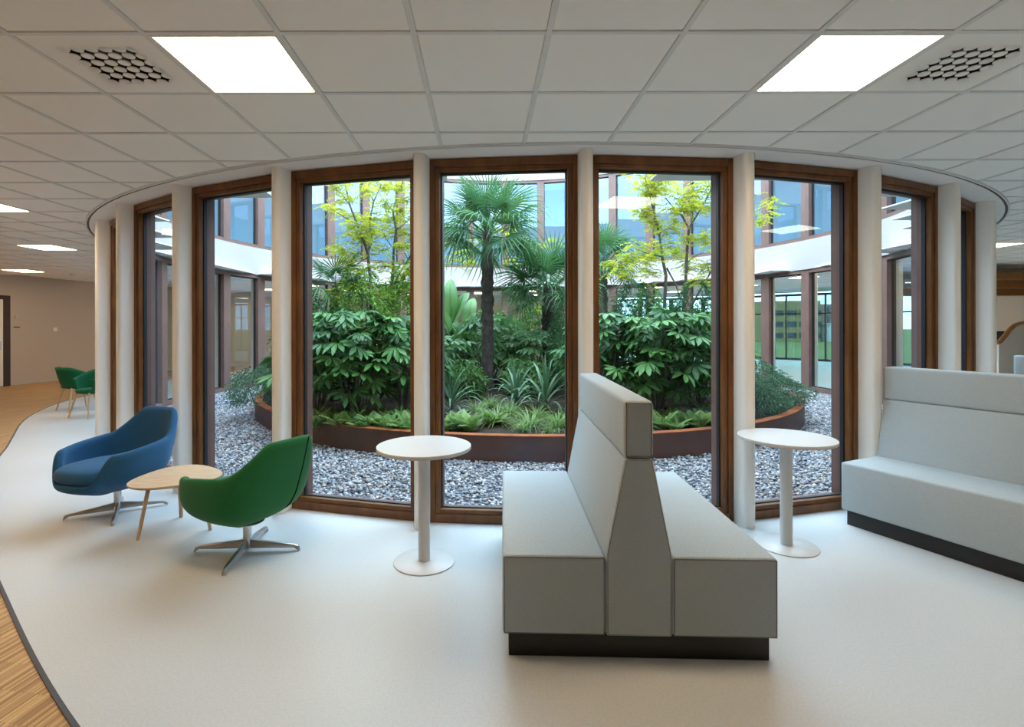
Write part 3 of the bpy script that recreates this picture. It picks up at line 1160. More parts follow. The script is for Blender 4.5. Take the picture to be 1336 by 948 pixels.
# ------------------------------------------------------------------ wooden-legged dining chairs by the left passage
def dining_chair(label, loc, rotz):
    t = thing('dining_chair', label, 'chair', loc, rotz, 'green wooden-legged chairs by the left passage')
    vs, fs = [], []
    NU, NV = 40, 6
    for j in range(NV + 1):
        v = j / NV
        for i in range(NU + 1):
            th = -128 + 256 * i / NU
            top = 0.79 - 0.14 * sstep(40, 125, abs(th))
            z = 0.45 + (top - 0.45) * v
            a = math.radians(th)
            k = 0.80 + 0.20 * v ** 0.6
            vs.append((0.285 * math.sin(a) * k, 0.26 * math.cos(a) * k + 0.05 * v * max(0, math.cos(a)), z))
    n = NU + 1
    for j in range(NV):
        for i in range(NU):
            fs.append((j * n + i, j * n + i + 1, (j + 1) * n + i + 1, (j + 1) * n + i))
    mb = MB()
    mb.add(vs, fs)
    o = mb.build('backrest', M['green_far'], t, smooth='all')
    so = o.modifiers.new('thickness', 'SOLIDIFY')
    so.thickness = 0.035
    so.offset = 0
    mb = MB()
    mb.lathe([(0.15, 0.40), (0.225, 0.415), (0.24, 0.45), (0.22, 0.475), (0.12, 0.485)], 36)
    mb.build('seat', M['green_far'], t, smooth='all')
    for sx in (-1, 1):
        for sy in (-1, 1):
            mb = MB()
            mb.tube([(sx * 0.24, sy * 0.235, 0), (sx * 0.15, sy * 0.15, 0.42)], [0.011, 0.019], 10)
            mb.build('leg', M['oak_leg'], t, smooth=50)
    return t


dining_chair('green tub chair with wooden legs, the rearmost by the left passage', (-7.36, 9.42, 0), math.radians(150))
dining_chair('green tub chair with wooden legs, half hidden behind the white column at left', (-6.56, 8.72, 0), math.radians(-20))

# ------------------------------------------------------------------ far left wall: door and small fittings
dphi = math.degrees(math.atan2(-12.12 - CX, -(13.27 - CY)))      # where the door frame ends on the wall
w = struct_empty('door_1', P(dphi, 13.1, 0), math.radians(dphi))
# local x runs along the wall, towards the camera for positive x
for nm, x0, x1, y0, y1, z0, z1, mt in (('jamb', -0.05, 0.11, 0.0, 0.06, 0, 2.30, 'door_dark'), ('jamb', 1.05, 1.20, 0.0, 0.06, 0, 2.30, 'door_dark'),
                                       ('head', 0.11, 1.05, 0.0, 0.06, 2.20, 2.30, 'door_dark'), ('leaf', 0.115, 1.045, 0.012, 0.05, 0.01, 2.195, 'white_paint')):
    mb = MB()
    mb.box(x0 + 0.05, x1 + 0.05, y0, y1, z0, z1)
    mb.build(nm, M[mt], w, bevel=0.002, seg=1)
mb = MB()
mb.box(0.16, 0.20, 0.0, 0.01, 0.93, 1.15)
mb.tube([(0.18, 0.0, 1.06), (0.18, 0.05, 1.06), (0.30, 0.05, 1.06)], 0.010, 10)
for i, v in enumerate(mb.v):
    mb.v[i] = (v[0] + 0.05, 0.05 + v[1], v[2])
mb.build('handle', M['steel'], w, smooth=40)


def on_wall(px, py):
    """Point of the outer wall seen at a pixel."""
    m = (px - VX) / F
    A, B, C2 = 1 + m * m, -2 * (m * CX + CY), CX * CX + CY * CY - 13.095 ** 2
    Y = (-B + math.sqrt(B * B - 4 * A * C2)) / (2 * A)
    q = at(px, py, Y)
    return q, math.atan2(q.x - CX, -(q.y - CY))


for nm, px, py, hx_, hz, mt, lab, cat in (
        ('light_switch', 21.5, 412, 0.045, 0.045, 'grey_wall', 'small grey square switch on the left end wall, above a dark slot plate', 'switch'),
        ('slot_plate', 21.5, 425.5, 0.07, 0.012, 'black', 'narrow dark slot plate on the left end wall beside the door', 'plate'),
        ('thermostat', 71.5, 428.5, 0.055, 0.05, 'white_paint', 'small white wall thermostat with dark square screen on the left end wall', 'thermostat')):
    q, a = on_wall(px, py)
    t = thing(nm, lab, cat, q, a)
    mb = MB()
    mb.box(-hx_, hx_, 0.0, 0.022, -hz, hz)
    mb.build('plate', M[mt], t, bevel=0.003, seg=1)
    if nm == 'thermostat':
        mb = MB()
        mb.box(-0.035, 0.035, -0.004, 0.002, -0.032, 0.032)
        mb.build('screen', M['black'], t)
    if nm == 'light_switch':
        mb = MB()
        mb.box(-0.03, 0.03, -0.005, 0.002, -0.03, 0.03)
        mb.build('rocker', M['white_paint'], t)

# ------------------------------------------------------------------ far right: stair parapet, handrail, bulkhead
t = thing('stair_parapet', 'white stair parapet with rising wooden handrail at the far right', 'stair', (0, 0, 0))
pts = [(1303, 449), (1308, 446), (1314, 439), (1320, 431), (1326, 425.5), (1332, 423), (1340, 421.5), (1352, 421)]
top = [at(px, py, 10.8 + 0.02 * (px - 1303)) for px, py in pts]
vs, fs = [], []
for p in top:
    for dy, z in ((0, 0), (0, p.z - 0.03), (0.10, p.z - 0.03), (0.10, 0)):
        vs.append((p.x, p.y + dy, z))
for i in range(len(top) - 1):
    for q in range(4):
        fs.append((i * 4 + q, i * 4 + (q + 1) % 4, i * 4 + 4 + (q + 1) % 4, i * 4 + 4 + q))
fs += [(0, 1, 2, 3), tuple(len(vs) - 4 + q for q in range(4))[::-1]]
mb = MB()
mb.add(vs, fs)
mb.build('parapet', M['white_paint'], t)
mb = MB()
mb.tube([p + Vector((0, 0.05, -0.015)) for p in top], 0.048, 10)
mb.build('handrail', M['rail_wood'], t, smooth=50)
t = thing('bulkhead', 'stepped wooden bulkhead under the ceiling at the far right', 'bulkhead', (0, 0, 0))
mb = MB()
mb.box(9.6, 12.6, 12.0, 12.2, 2.2, 2.81)
mb.build('back_panel', M['wall_paint'], t)
for y0, z0, z1 in ((11.2, 2.50, 2.63), (11.5, 2.34, 2.48), (11.9, 2.19, 2.33)):
    mb = MB()
    mb.box(9.6, 12.6, y0, y0 + 0.06, z0 + 0.02, z1)
    mb.box(9.6, 12.6, y0 - 0.025, y0 + 0.3, z0 - 0.01, z0 + 0.02)
    mb.build('fascia', M['rail_wood'], t)
mb = MB()
mb.box(-0.2, 0.2, 0, 0.05, -0.12, 0.12)
q = at(1312, 440, 11.9)
tag(mb.build('wall_screen', M['black'], loc=q), 'small black screen behind the wooden stair handrail', 'screen')

# ------------------------------------------------------------------ buildings across the field
t = thing('office_block', 'yellow office block with dark window bands beyond the far glazing', 'building', (42.5, 70, -0.78))
mb = MB()
mb.box(-4.2, 2.9, 0, 10, 0, 5.5)
mb.build('wall', M['yellow_wall'], t)
for z in (0.5, 2.0, 3.5):
    for x in (-3.6, -1.8, 0.0, 1.5):
        mb = MB()
        mb.box(x, x + 1.45, -0.04, 0.05, z, z + 0.7)
        mb.build('window', M['dark_pane'], t)
t = thing('brick_block', 'brown brick block with small windows beyond the far glazing', 'building', (49.5, 74, -0.78))
mb = MB()
mb.box(-3.0, 6.0, 0, 10, 0, 5.2)
mb.build('wall', M['brick_wall'], t)
for z in (1.2, 2.6, 4.0):
    for x in (-2.5, -0.9, 0.7, 2.3, 3.9):
        mb = MB()
        mb.box(x, x + 0.7, -0.04, 0.05, z, z + 0.8)
        mb.build('window', M['dark_pane'], t)
t = thing('low_hall', 'low grey hall in front of the brick block', 'building', (48.5, 69, -0.78))
mb = MB()
mb.box(-2.4, 5.0, 0, 4, 0, 2.3)
mb.build('wall', M['grey_wall'], t)
mb = MB()
mb.box(-2.6, 5.2, -0.2, 4.2, 2.3, 2.5)
mb.build('roof', M['grey_wall'], t)

# ------------------------------------------------------------------ planting helpers
UP = Vector((0, 0, 1))


def basis(pos, f, n, s=1.0):
    """Matrix with local +y along f, +z near n."""
    f = f.normalized()
    n = (n - f * n.dot(f))
    n = n.normalized() if n.length > 1e-4 else f.orthogonal().normalized()
    x = f.cross(n)
    m = Matrix(((x.x, f.x, n.x, pos[0]), (x.y, f.y, n.y, pos[1]), (x.z, f.z, n.z, pos[2]), (0, 0, 0, 1)))
    return m @ Matrix.Scale(s, 4)


def leaf_obj(name, me, parent, pos, f, n, s=1.0):
    o = bpy.data.objects.new(name, me)
    COL.objects.link(o)
    o.parent = parent
    o.matrix_local = basis(pos, f, n, s)
    return o


def fatsia_leaf(seed):
    """Glossy palmate leaf of eight or nine lobes with its stalk; blade in XY, tip towards +y, base at the origin."""
    r = random.Random(seed)
    mb = MB()
    n = r.choice((8, 9, 9))
    for k in range(n):
        u = -1 + 2 * k / (n - 1)
        a = u * 2.25 + r.uniform(-.06, .06)
        L = 0.200 * (1 - 0.38 * u * u) * r.uniform(.92, 1.08)
        w = 0.029 * r.uniform(.9, 1.15) * (1 - 0.2 * u * u)
        d, p = Vector((math.sin(a), math.cos(a), 0)), Vector((math.cos(a), -math.sin(a), 0))
        dr = r.uniform(.02, .06)
        pts = [Vector((0, 0, 0)), d * L * .30 - p * w * .50 + UP * .010, d * L * .30 + UP * -.004, d * L * .30 + p * w * .50 + UP * .010,
               d * L * .62 - p * w + UP * -.004, d * L * .62 + UP * -.016, d * L * .62 + p * w + UP * -.004,
               d * L * .85 - p * w * .62 - UP * dr * .6, d * L * .85 + p * w * .62 - UP * dr * .6, d * L - UP * dr]
        mb.add(pts, [(0, 2, 1), (0, 3, 2), (1, 2, 5, 4), (2, 3, 6, 5), (4, 5, 7), (5, 6, 8), (5, 8, 9, 7)])
    mb.tube([(0, 0.004, -0.002), (0, -0.05, -0.03), (0, -0.13, -0.12), (0, -0.16, -0.24)], [0.0035, 0.004, 0.004, 0.004], 4, cap=False)
    return mb.mesh('leaf', fix=False, smooth='all')


FATSIA = [fatsia_leaf(s) for s in range(6)]
FATSIA_L = [m_.copy() for m_ in FATSIA[:3]]
for m_ in FATSIA:
    m_.materials.append(M['fatsia'])
for m_ in FATSIA_L:
    m_.materials.append(M['fatsia_light'])


def fatsia_shrub(label, x, y, rx, h, n, seed, meshes=FATSIA, size=1.0, group='glossy broad-leaved shrubs'):
    r = random.Random(seed)
    z0 = soil_z(x, y)
    t = thing('fatsia_shrub', label, 'shrub', (x, y, z0), 0, group)
    st = MB()
    for k in range(7):
        a = r.uniform(0, 2 * PI)
        e = Vector((math.cos(a) * rx * .55, math.sin(a) * rx * .55, h * r.uniform(.55, .85)))
        st.tube([(e.x * .15, e.y * .15, 0), e * .5 + Vector((r.uniform(-.05, .05), r.uniform(-.05, .05), .06)), e], [0.016, 0.013, 0.007], 6)
    st.build('stem', M['bark'], t, smooth=60)
    for k in range(n):
        u = (k + .5) / n
        az = k * 2.39996 + r.uniform(-.4, .4)
        el = r.uniform(0.02, 1.0) ** 0.8
        z = h * (0.20 + 0.77 * el) * r.uniform(.93, 1.04)
        q = (z / h)
        prof = math.sqrt(max(0.05, 1 - max(0, (q - .38) / .66) ** 2.2)) * (0.78 + 0.22 * min(1, q / .35))
        rad = rx * prof * r.uniform(.72, 1.04)
        if r.random() < .18:
            rad *= r.uniform(.2, .8)
        out = Vector((math.cos(az), math.sin(az), 0))
        pos = out * rad + UP * z
        hi = max(0, (q - .5) * 2)
        f = out * (1 - .35 * hi) + UP * r.uniform(-.6, .12) * (1 - .4 * hi) + Vector((r.uniform(-.45, .45), r.uniform(-.45, .45), 0))
        nn = UP * (.55 + .7 * hi) + out * (.9 - .6 * hi) + Vector((r.uniform(-.35, .35), r.uniform(-.35, .35), r.uniform(-.2, .2)))
        leaf_obj('leaf', r.choice(meshes), t, pos, f, nn, size * r.uniform(.8, 1.5))
    return t


def leaf_cloud(c, n_dir, size, aspect=0.42, droop=0.25, rng=RNG):
    """Folded four-cornered leaflets at points c (N,3) pointing along n_dir (N,3); returns vertices and triangles."""
    N_ = len(c)
    d = n_dir / np.maximum(np.linalg.norm(n_dir, axis=1, keepdims=True), 1e-6)
    rnd = rng.normal(0, .45, (N_, 3)) + np.array([0, 0, 1.0])
    s = np.cross(d, rnd)
    s /= np.maximum(np.linalg.norm(s, axis=1, keepdims=True), 1e-6)
    up = np.cross(s, d)
    L = (size * rng.uniform(.7, 1.3, N_))[:, None]
    w = L * aspect * .5
    mid = c + d * L * .48
    a = c
    b = mid + s * w + up * w * .35
    e = c + d * L - np.array([0, 0, 1.0]) * L * droop
    f = mid - s * w + up * w * .35
    v = np.stack([a, b, e, f], 1).reshape(-1, 3)
    i = np.arange(N_)[:, None] * 4
    t = np.concatenate([i + np.array([[0, 1, 2]]), i + np.array([[0, 2, 3]])], 0)
    return v, t


def tone4(t):
    return np.repeat(np.clip(t, 0, 1), 4)


def leafy_shrub(name, label, x, y, rx, ry, h, n, size, m, aspect=.42, group=None, stems=6, z_lo=0.05, out=0.7, seed=1, cat='shrub', droop=.25):
    rng = np.random.default_rng(seed)
    z0 = soil_z(x, y)
    t = thing(name, label, cat, (x, y, z0), 0, group)
    az = rng.uniform(0, 2 * PI, n)
    zz = rng.uniform(z_lo, 1, n) ** .9
    prof = np.sqrt(np.clip(1 - np.clip((zz - .4) / .62, 0, 1) ** 2, .02, 1)) * (.7 + .3 * np.clip(zz / .4, 0, 1))
    rad = prof * rng.uniform(.35, 1.0, n) ** .5
    # gather the leaves in tufts so that the surface breaks up
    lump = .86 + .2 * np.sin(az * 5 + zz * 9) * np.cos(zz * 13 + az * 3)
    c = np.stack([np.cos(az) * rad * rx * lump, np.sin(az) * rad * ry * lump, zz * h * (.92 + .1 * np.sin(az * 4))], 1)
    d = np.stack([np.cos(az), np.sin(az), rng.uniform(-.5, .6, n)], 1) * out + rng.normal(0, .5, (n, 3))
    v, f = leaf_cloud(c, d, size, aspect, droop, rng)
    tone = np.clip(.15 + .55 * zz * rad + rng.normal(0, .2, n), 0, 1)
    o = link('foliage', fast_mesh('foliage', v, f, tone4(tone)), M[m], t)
    o['kind'] = 'stuff'
    mb = MB()
    r = random.Random(seed)
    for k in range(stems):
        a = r.uniform(0, 2 * PI)
        q = r.uniform(.1, .6)
        mb.tube([(math.cos(a) * rx * q * .3, math.sin(a) * ry * q * .3, 0), (math.cos(a) * rx * q * .7, math.sin(a) * ry * q * .7, h * .5),
                 (math.cos(a) * rx * q, math.sin(a) * ry * q, h * .85)], [0.012, 0.009, 0.004], 5)
    mb.build('stem', M['bark'], t, smooth=60)
    return t


# ------------------------------------------------------------------ palms
def frond_mesh(seed, stalk=0.52, L=0.64, seg=30, wild=1.0, droop=0.5):
    r = random.Random(seed)
    mb = MB()
    mb.tube([(0, 0, 0), (0, stalk * .5, .012), (0, stalk, 0)], [.011, .008, .007], 5, cap=False)
    for k in range(seg):
        u = -1 + 2 * k / (seg - 1)
        a = u * 2.35
        l = L * (1 - .30 * u * u) * r.uniform(.93, 1.06)
        d = Vector((math.sin(a), math.cos(a), 0))
        p = Vector((math.cos(a), -math.sin(a), 0))
        w = .0125
        h0 = Vector((0, stalk, 0))
        fold = .012
        lift = .10 * (1 - abs(u))
        dr = droop * r.uniform(.6, 1.3) * wild
        c0 = h0 + d * .02
        c1 = h0 + d * l * .45 + UP * (lift * l * .5 - dr * l * .08)
        c2 = h0 + d * l * .78 + UP * (lift * l * .6 - dr * l * .32)
        c3 = h0 + d * l * (.97 - .12 * dr) + UP * (lift * l * .5 - dr * l * .75)
        mb.add([c0 - p * .006, c0 + p * .006, c1 - p * w + UP * fold, c1, c1 + p * w + UP * fold, c2 - p * w * .6, c2 + p * w * .6, c3],
               [(0, 3, 2), (0, 1, 3), (1, 4, 3), (2, 3, 5), (3, 4, 6), (3, 6, 5), (5, 6, 7)])
    me_ = mb.mesh('frond', fix=False, smooth=50)
    me_.materials.append(M['palm_leaf'])
    return me_


FROND_OPEN = [frond_mesh(s, droop=.28) for s in (1, 2)]
FROND_DROOP = [frond_mesh(s, droop=.85) for s in (3, 4)]


def palm(label, x, y, crown_z, r_trunk, n, s, seed, e0=-38, e1=84, lean=(0, 0), fibres=260):
    r = random.Random(seed)
    z0 = soil_z(x, y) - .03
    t = thing('fan_palm', label, 'palm', (x, y, z0), 0, 'shaggy fan palms in the courtyard')
    H = crown_z - z0
    rng = np.random.default_rng(seed)
    NZ, NA = 46, 20
    vs, fs = [], []
    for j in range(NZ):
        v = j / (NZ - 1)
        z = H * v
        taper = 1.0 if v < .8 else 1 - (v - .8) / .2 * .45
        rr0 = r_trunk * taper * (1 + .05 * math.sin(v * 60))
        for i in range(NA):
            a = 2 * PI * i / NA + (j % 2) * PI / NA
            rr = rr0 * (1 + r.uniform(-.16, .20))
            vs.append((rr * math.cos(a) + lean[0] * v, rr * math.sin(a) + lean[1] * v, z))
    for j in range(NZ - 1):
        for i in range(NA):
            fs.append((j * NA + i, j * NA + (i + 1) % NA, (j + 1) * NA + (i + 1) % NA, (j + 1) * NA + i))
    mb = MB()
    mb.add(vs, fs)
    mb.build('trunk', M['palm_bark'], t, smooth=70, fix=False)
    mb = MB()
    for k in range(fibres):                     # old leaf bases and hair, pointing up and out of the trunk
        v = r.random() ** .85
        a = r.uniform(0, 2 * PI)
        rr = r_trunk * (.92 if v < .8 else .75)
        o_ = Vector((math.cos(a), math.sin(a), 0))
        p_ = Vector((-math.sin(a), math.cos(a), 0))
        b = o_ * rr + UP * (H * v) + Vector((lean[0] * v, lean[1] * v, 0))
        tip = b + o_ * r.uniform(.01, .05) + UP * r.uniform(-.07, .11) + p_ * r.uniform(-.04, .04)
        w = r.uniform(.004, .014)
        mb.add([b - p_ * w, b + p_ * w, tip], [(0, 1, 2)])
    o = mb.build('fibre', M['palm_fibre'], t, fix=False)
    o['kind'] = 'stuff'
    for k in range(n):
        u = k / (n - 1)
        el = math.radians(e1 + (e0 - e1) * u ** .85 + r.uniform(-6, 6))
        az = k * 2.39996 + r.uniform(-.25, .25)
        f = Vector((math.cos(az) * math.cos(el), math.sin(az) * math.cos(el), math.sin(el)))
        side = Vector((-math.sin(az), math.cos(az), 0))
        nn = f.cross(side) * -1
        if nn.z < 0:
            nn = -nn
        nn = nn + side * r.uniform(-.55, .55)
        me_ = r.choice(FROND_DROOP if u > .45 else FROND_OPEN)
        pos = Vector((lean[0], lean[1], H - .05 - .16 * u)) + Vector((f.x, f.y, 0)) * r_trunk * .4
        leaf_obj('frond', me_, t, pos, f, nn, s * r.uniform(.85, 1.1))
    return t


# ------------------------------------------------------------------ strap-leaved plants
def strap_mesh(seed, L, w, bend, m):
    r = random.Random(seed)
    mb = MB()
    vs, fs = [], []
    K = 7
    x, z, a = 0.0, 0.0, PI / 2
    for i in range(K + 1):
        u = i / K
        ww = w * (0.55 + .9 * math.sin(min(1, u * 1.9) * PI / 2) * (1 - u ** 2.6)) * (1 - u ** 4)
        vs += [(-ww, x, z + ww * .35), (0, x, z), (ww, x, z + ww * .35)]
        a -= bend / K * (0.3 + 1.4 * u)
        x += math.cos(a) * L / K
        z += math.sin(a) * L / K
    for i in range(K):
        b = i * 3
        fs += [(b, b + 1, b + 4, b + 3), (b + 1, b + 2, b + 5, b + 4)]
    mb.add(vs, fs)
    me_ = mb.mesh('leaf', fix=False, smooth='all')
    me_.materials.append(m)
    return me_


STRAPS = [strap_mesh(1, .62, .016, .25, M['yucca']), strap_mesh(2, .66, .017, 1.0, M['yucca']), strap_mesh(3, .68, .017, 1.9, M['yucca']), strap_mesh(4, .60, .016, 2.7, M['yucca'])]


def yucca(label, x, y, n, s, seed):
    r = random.Random(seed)
    t = thing('yucca', label, 'yucca', (x, y, soil_z(x, y)), 0, 'arching strap-leaved yuccas')
    mb = MB()
    mb.tube([(0, 0, -.02), (0.01, 0, .10 * s), (0, 0.01, .20 * s)], [.035, .03, .02], 8)
    mb.build('stem', M['palm_bark'], t, smooth=60)
    for k in range(n):
        u = k / (n - 1)
        az = k * 2.39996 + r.uniform(-.3, .3)
        tilt = math.radians(4 + 62 * u ** .9 + r.uniform(-5, 5))
        i = min(3, int(u * 3.2 + r.uniform(0, .9)))
        o = bpy.data.objects.new('leaf', STRAPS[i])
        COL.objects.link(o)
        o.parent = t
        o.matrix_local = Matrix.Translation((0, 0, (.20 - .14 * u) * s)) @ Matrix.Rotation(az, 4, 'Z') @ Matrix.Rotation(-tilt * .8, 4, 'X') @ Matrix.Scale(s * r.uniform(.85, 1.12), 4)
    return t


def tuft_mesh(seed, n=150, L=.40):
    """A clump of narrow arching blades."""
    r = random.Random(seed)
    vs, fs, tn = [], [], []
    for k in range(n):
        az = r.uniform(0, 2 * PI)
        o_ = Vector((math.cos(az), math.sin(az), 0))
        p_ = Vector((-math.sin(az), math.cos(az), 0))
        l = L * r.uniform(.55, 1.15)
        a = PI / 2 - r.uniform(.05, .75)
        bend = r.uniform(.8, 2.0)
        c = o_ * r.uniform(0, .035)
        b = len(vs)
        to = r.random()
        w = r.uniform(.004, .008)
        for i in range(5):
            u = i / 4
            ww = w * (1 - u ** 2) + .0004
            vs += [c - p_ * ww, c + p_ * ww]
            tn += [min(1, to * .6 + .4 * u)] * 2
            a -= bend / 4
            c = c + (o_ * math.cos(a) + UP * math.sin(a)) * l / 4
        for i in range(4):
            fs.append((b + 2 * i, b + 2 * i + 1, b + 2 * i + 3, b + 2 * i + 2))
    me_ = fast_mesh('sedge_tuft', [tuple(v) for v in vs], fs, tn)
    me_.materials.append(M['sedge'])
    return me_


def fern_mesh(seed, L=.30):
    r = random.Random(seed)
    mb = MB()
    K = 13
    x, z, a = 0.0, 0.0, PI / 2 - .22
    pts = []
    for i in range(K + 1):
        pts.append((Vector((0, x, z)), a))
        a -= 1.05 / K
        x += math.cos(a) * L / K
        z += math.sin(a) * L / K
    mb.tube([p for p, _ in pts], .0025, 3, cap=False)
    for i in range(1, K + 1):
        p, a = pts[i]
        u = i / K
        l = .085 * math.sin(PI * (0.18 + .80 * u)) + .008
        for s in (-1, 1):
            d = Vector((s * .92, .38 * math.cos(a), .38 * math.sin(a) - .15)).normalized()
            f = Vector((0, math.cos(a), math.sin(a)))
            w = L / K * .62
            mb.add([p, p + d * l * .45 + f * w, p + d * l - UP * .012, p + d * l * .45 - f * w * .7], [(0, 1, 2), (0, 2, 3)])
    me_ = mb.mesh('frond', fix=False)
    me_.materials.append(M['fern'])
    return me_


FERNS = [fern_mesh(1), fern_mesh(2, .26)]


def fern(label, x, y, n, s, seed, group):
    r = random.Random(seed)
    t = thing('fern', label, 'fern', (x, y, soil_z(x, y) - .01), 0, group)
    for k in range(n):
        az = k * 2.39996 + r.uniform(-.4, .4)
        o = bpy.data.objects.new('frond', r.choice(FERNS))
        COL.objects.link(o)
        o.parent = t
        o.matrix_local = Matrix.Rotation(az, 4, 'Z') @ Matrix.Rotation(math.radians(r.uniform(-20, 18)), 4, 'X') @ Matrix.Scale(s * r.uniform(.7, 1.2), 4)
    return t


# ------------------------------------------------------------------ light yellow-green trees
def locust(label, trunk, branches, tufts, Y, seed, n_per=330, twigs=True, m='locust', dark=0.0, spread=.35):
    """trunk, branches: lists of (px, py) paths with start and end radii; tufts: (px, py, width px, height px)."""
    rng = np.random.default_rng(seed)
    r = random.Random(seed)
    p0 = at(*trunk[0][0][0], Y)
    base = Vector((p0.x, p0.y, soil_z(p0.x, p0.y) - .02))
    t = thing('locust_tree', label, 'tree', base, 0, 'slim yellow-green trees in the courtyard')
    mb = MB()
    for pi, (path, ra, rb) in enumerate(trunk):
        pts = []
        for i, (px, py) in enumerate(path):
            q = at(px, py, Y + (r.uniform(-spread, spread) * .5 if i and pi else 0)) - base
            pts.append(q)
        if pi == 0:
            pts = [Vector((pts[0].x, pts[0].y, 0))] + pts
        n_ = len(pts)
        mb.tube(pts, [ra + (rb - ra) * i / (n_ - 1) for i in range(n_)], 8)
    mb.build('trunk', M['bark'], t, smooth=60)
    mb = MB()
    for path in branches:
        pts = [at(px, py, Y + r.uniform(-spread, spread) * .4) - base for px, py in path]
        mb.tube(pts, [.011 - .007 * i / max(1, len(pts) - 1) for i in range(len(pts))], 5)
    cs, ds, tn = [], [], []
    for (px, py, wx, wy) in tufts:
        c = at(px, py, Y + r.uniform(-spread, spread)) - base
        sx, sz_ = wx * Y / F * .5, wy * Y / F * .5
        n = int(n_per * max(.5, (wx * wy) / 420))
        k = max(3, n // 14)
        for q in range(k):                      # sprays: leaflets set along short near-level twigs
            o = Vector((r.gauss(0, .5) * sx, r.gauss(0, .5) * sx, r.gauss(0, .5) * sz_)) + c
            az = r.uniform(0, 2 * PI)
            d = Vector((math.cos(az), math.sin(az), r.uniform(-.35, .25)))
            l = r.uniform(.14, .26)
            if twigs and q % 3 == 0:
                mb.tube([c + (o - c) * .1, o, o + d * l * .8], [.004, .003, .0015], 3, cap=False)
            tt = .25 + .75 * r.random() - dark
            for w in range(14):
                u = (w // 2 + .6) / 7
                s = 1 if w % 2 else -1
                side = Vector((-d.y, d.x, 0)) * s
                cs.append(o + d * l * u - UP * .05 * u * u)
                ds.append(side * .85 + d * .5 + UP * r.uniform(-.3, .15))
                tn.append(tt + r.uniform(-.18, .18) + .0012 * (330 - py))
    mb.build('branches', M['bark'], t, smooth=60)['kind'] = 'stuff'
    v, f = leaf_cloud(np.array([tuple(q) for q in cs]), np.array([tuple(q) for q in ds]), .052, .42, .2, rng)
    o = link('foliage', fast_mesh('foliage', v, f, tone4(np.array(tn))), M[m], t)
    o['kind'] = 'stuff'
    return t

# ------------------------------------------------------------------ PLANTING
for lab, x, y, rx, h, n, sd in (
        ('glossy broad-leaved shrub, left one of the mass behind the green armchair', -2.46, 7.66, .62, 1.55, 110, 1),
        ('glossy broad-leaved shrub, middle one of the mass behind the green armchair', -1.86, 7.34, .66, 1.53, 130, 2),
        ('glossy broad-leaved shrub beside the column left of the tall palm', -1.14, 7.48, .60, 1.45, 105, 3),
        ('glossy broad-leaved shrub, left one of the mass behind the middle bench', 1.74, 7.56, .62, 1.51, 100, 4),
        ('glossy broad-leaved shrub, middle one of the mass behind the middle bench', 2.44, 7.36, .68, 1.51, 130, 5),
        ('glossy broad-leaved shrub, right one of the mass behind the middle bench', 3.14, 7.62, .64, 1.49, 110, 6)):
    fatsia_shrub(lab, x, y, rx, h, n, sd)
for lab, x, y, rx, h, n, sd, sz_ in (
        ('pale green broad-leaved shrub behind the tall palm trunk', .10, 10.5, .75, 1.45, 80, 7, 1.15),
        ('pale green broad-leaved shrub between the two shaggy palm trunks', 1.05, 9.9, .62, 1.10, 60, 8, 1.05),
        ('pale green broad-leaved shrub left of the tall palm trunk', -.75, 9.7, .60, 1.05, 60, 9, 1.0)):
    fatsia_shrub(lab, x, y, rx, h, n, sd, FATSIA_L, sz_, 'pale broad-leaved shrubs')

pc = at(636, 300, 9.5)
palm('tall shaggy fan palm in the middle of the planted bed', pc.x, pc.y, pc.z + .05, .105, 28, 1.14, 5, e0=-16, e1=78, fibres=520)
pc = at(716, 372, 10.0)
palm('shorter fan palm right of the tall one, with a hairy trunk', pc.x, pc.y, pc.z, .125, 26, 1.02, 9, e0=-18, e1=75, fibres=520)
pc = at(786, 338, 12.2)
palm('fan palm behind the middle bench, partly hidden by the column', pc.x, pc.y, pc.z, .11, 22, .98, 13, e0=-22)
pc = at(437, 372, 8.9)
palm('fan palm rising out of the left broad-leaved shrubs', pc.x, pc.y, pc.z, .085, 9, .85, 17, e0=5, e1=55)

# banana plants
def banana_mesh(seed, L=.95, w=.15):
    r = random.Random(seed)
    vs, fs = [], []
    K = 12
    for i in range(K + 1):
        u = i / K
        ww = w * math.sin(PI * min(1, u * .96 + .04)) ** .55
        y = L * u
        z = .10 * u - .42 * u ** 3 * L
        wob = .012 * math.sin(i * 2.1)
        vs += [(-ww, y, z + ww * .32 + wob), (-ww * .5, y, z + ww * .12), (0, y, z - .012), (ww * .5, y, z + ww * .12), (ww, y, z + ww * .32 - wob)]
    for i in range(K):
        for q in range(4):
            b = i * 5 + q
            fs.append((b, b + 1, b + 6, b + 5))
    mb = MB()
    mb.add(vs, fs)
    mb.tube([(0, -.35, -.05), (0, 0, 0), (0, L * .8, .02)], [.018, .012, .004], 5, cap=False)
    me_ = mb.mesh('leaf', fix=False, smooth='all')
    me_.materials.append(M['banana'])
    return me_


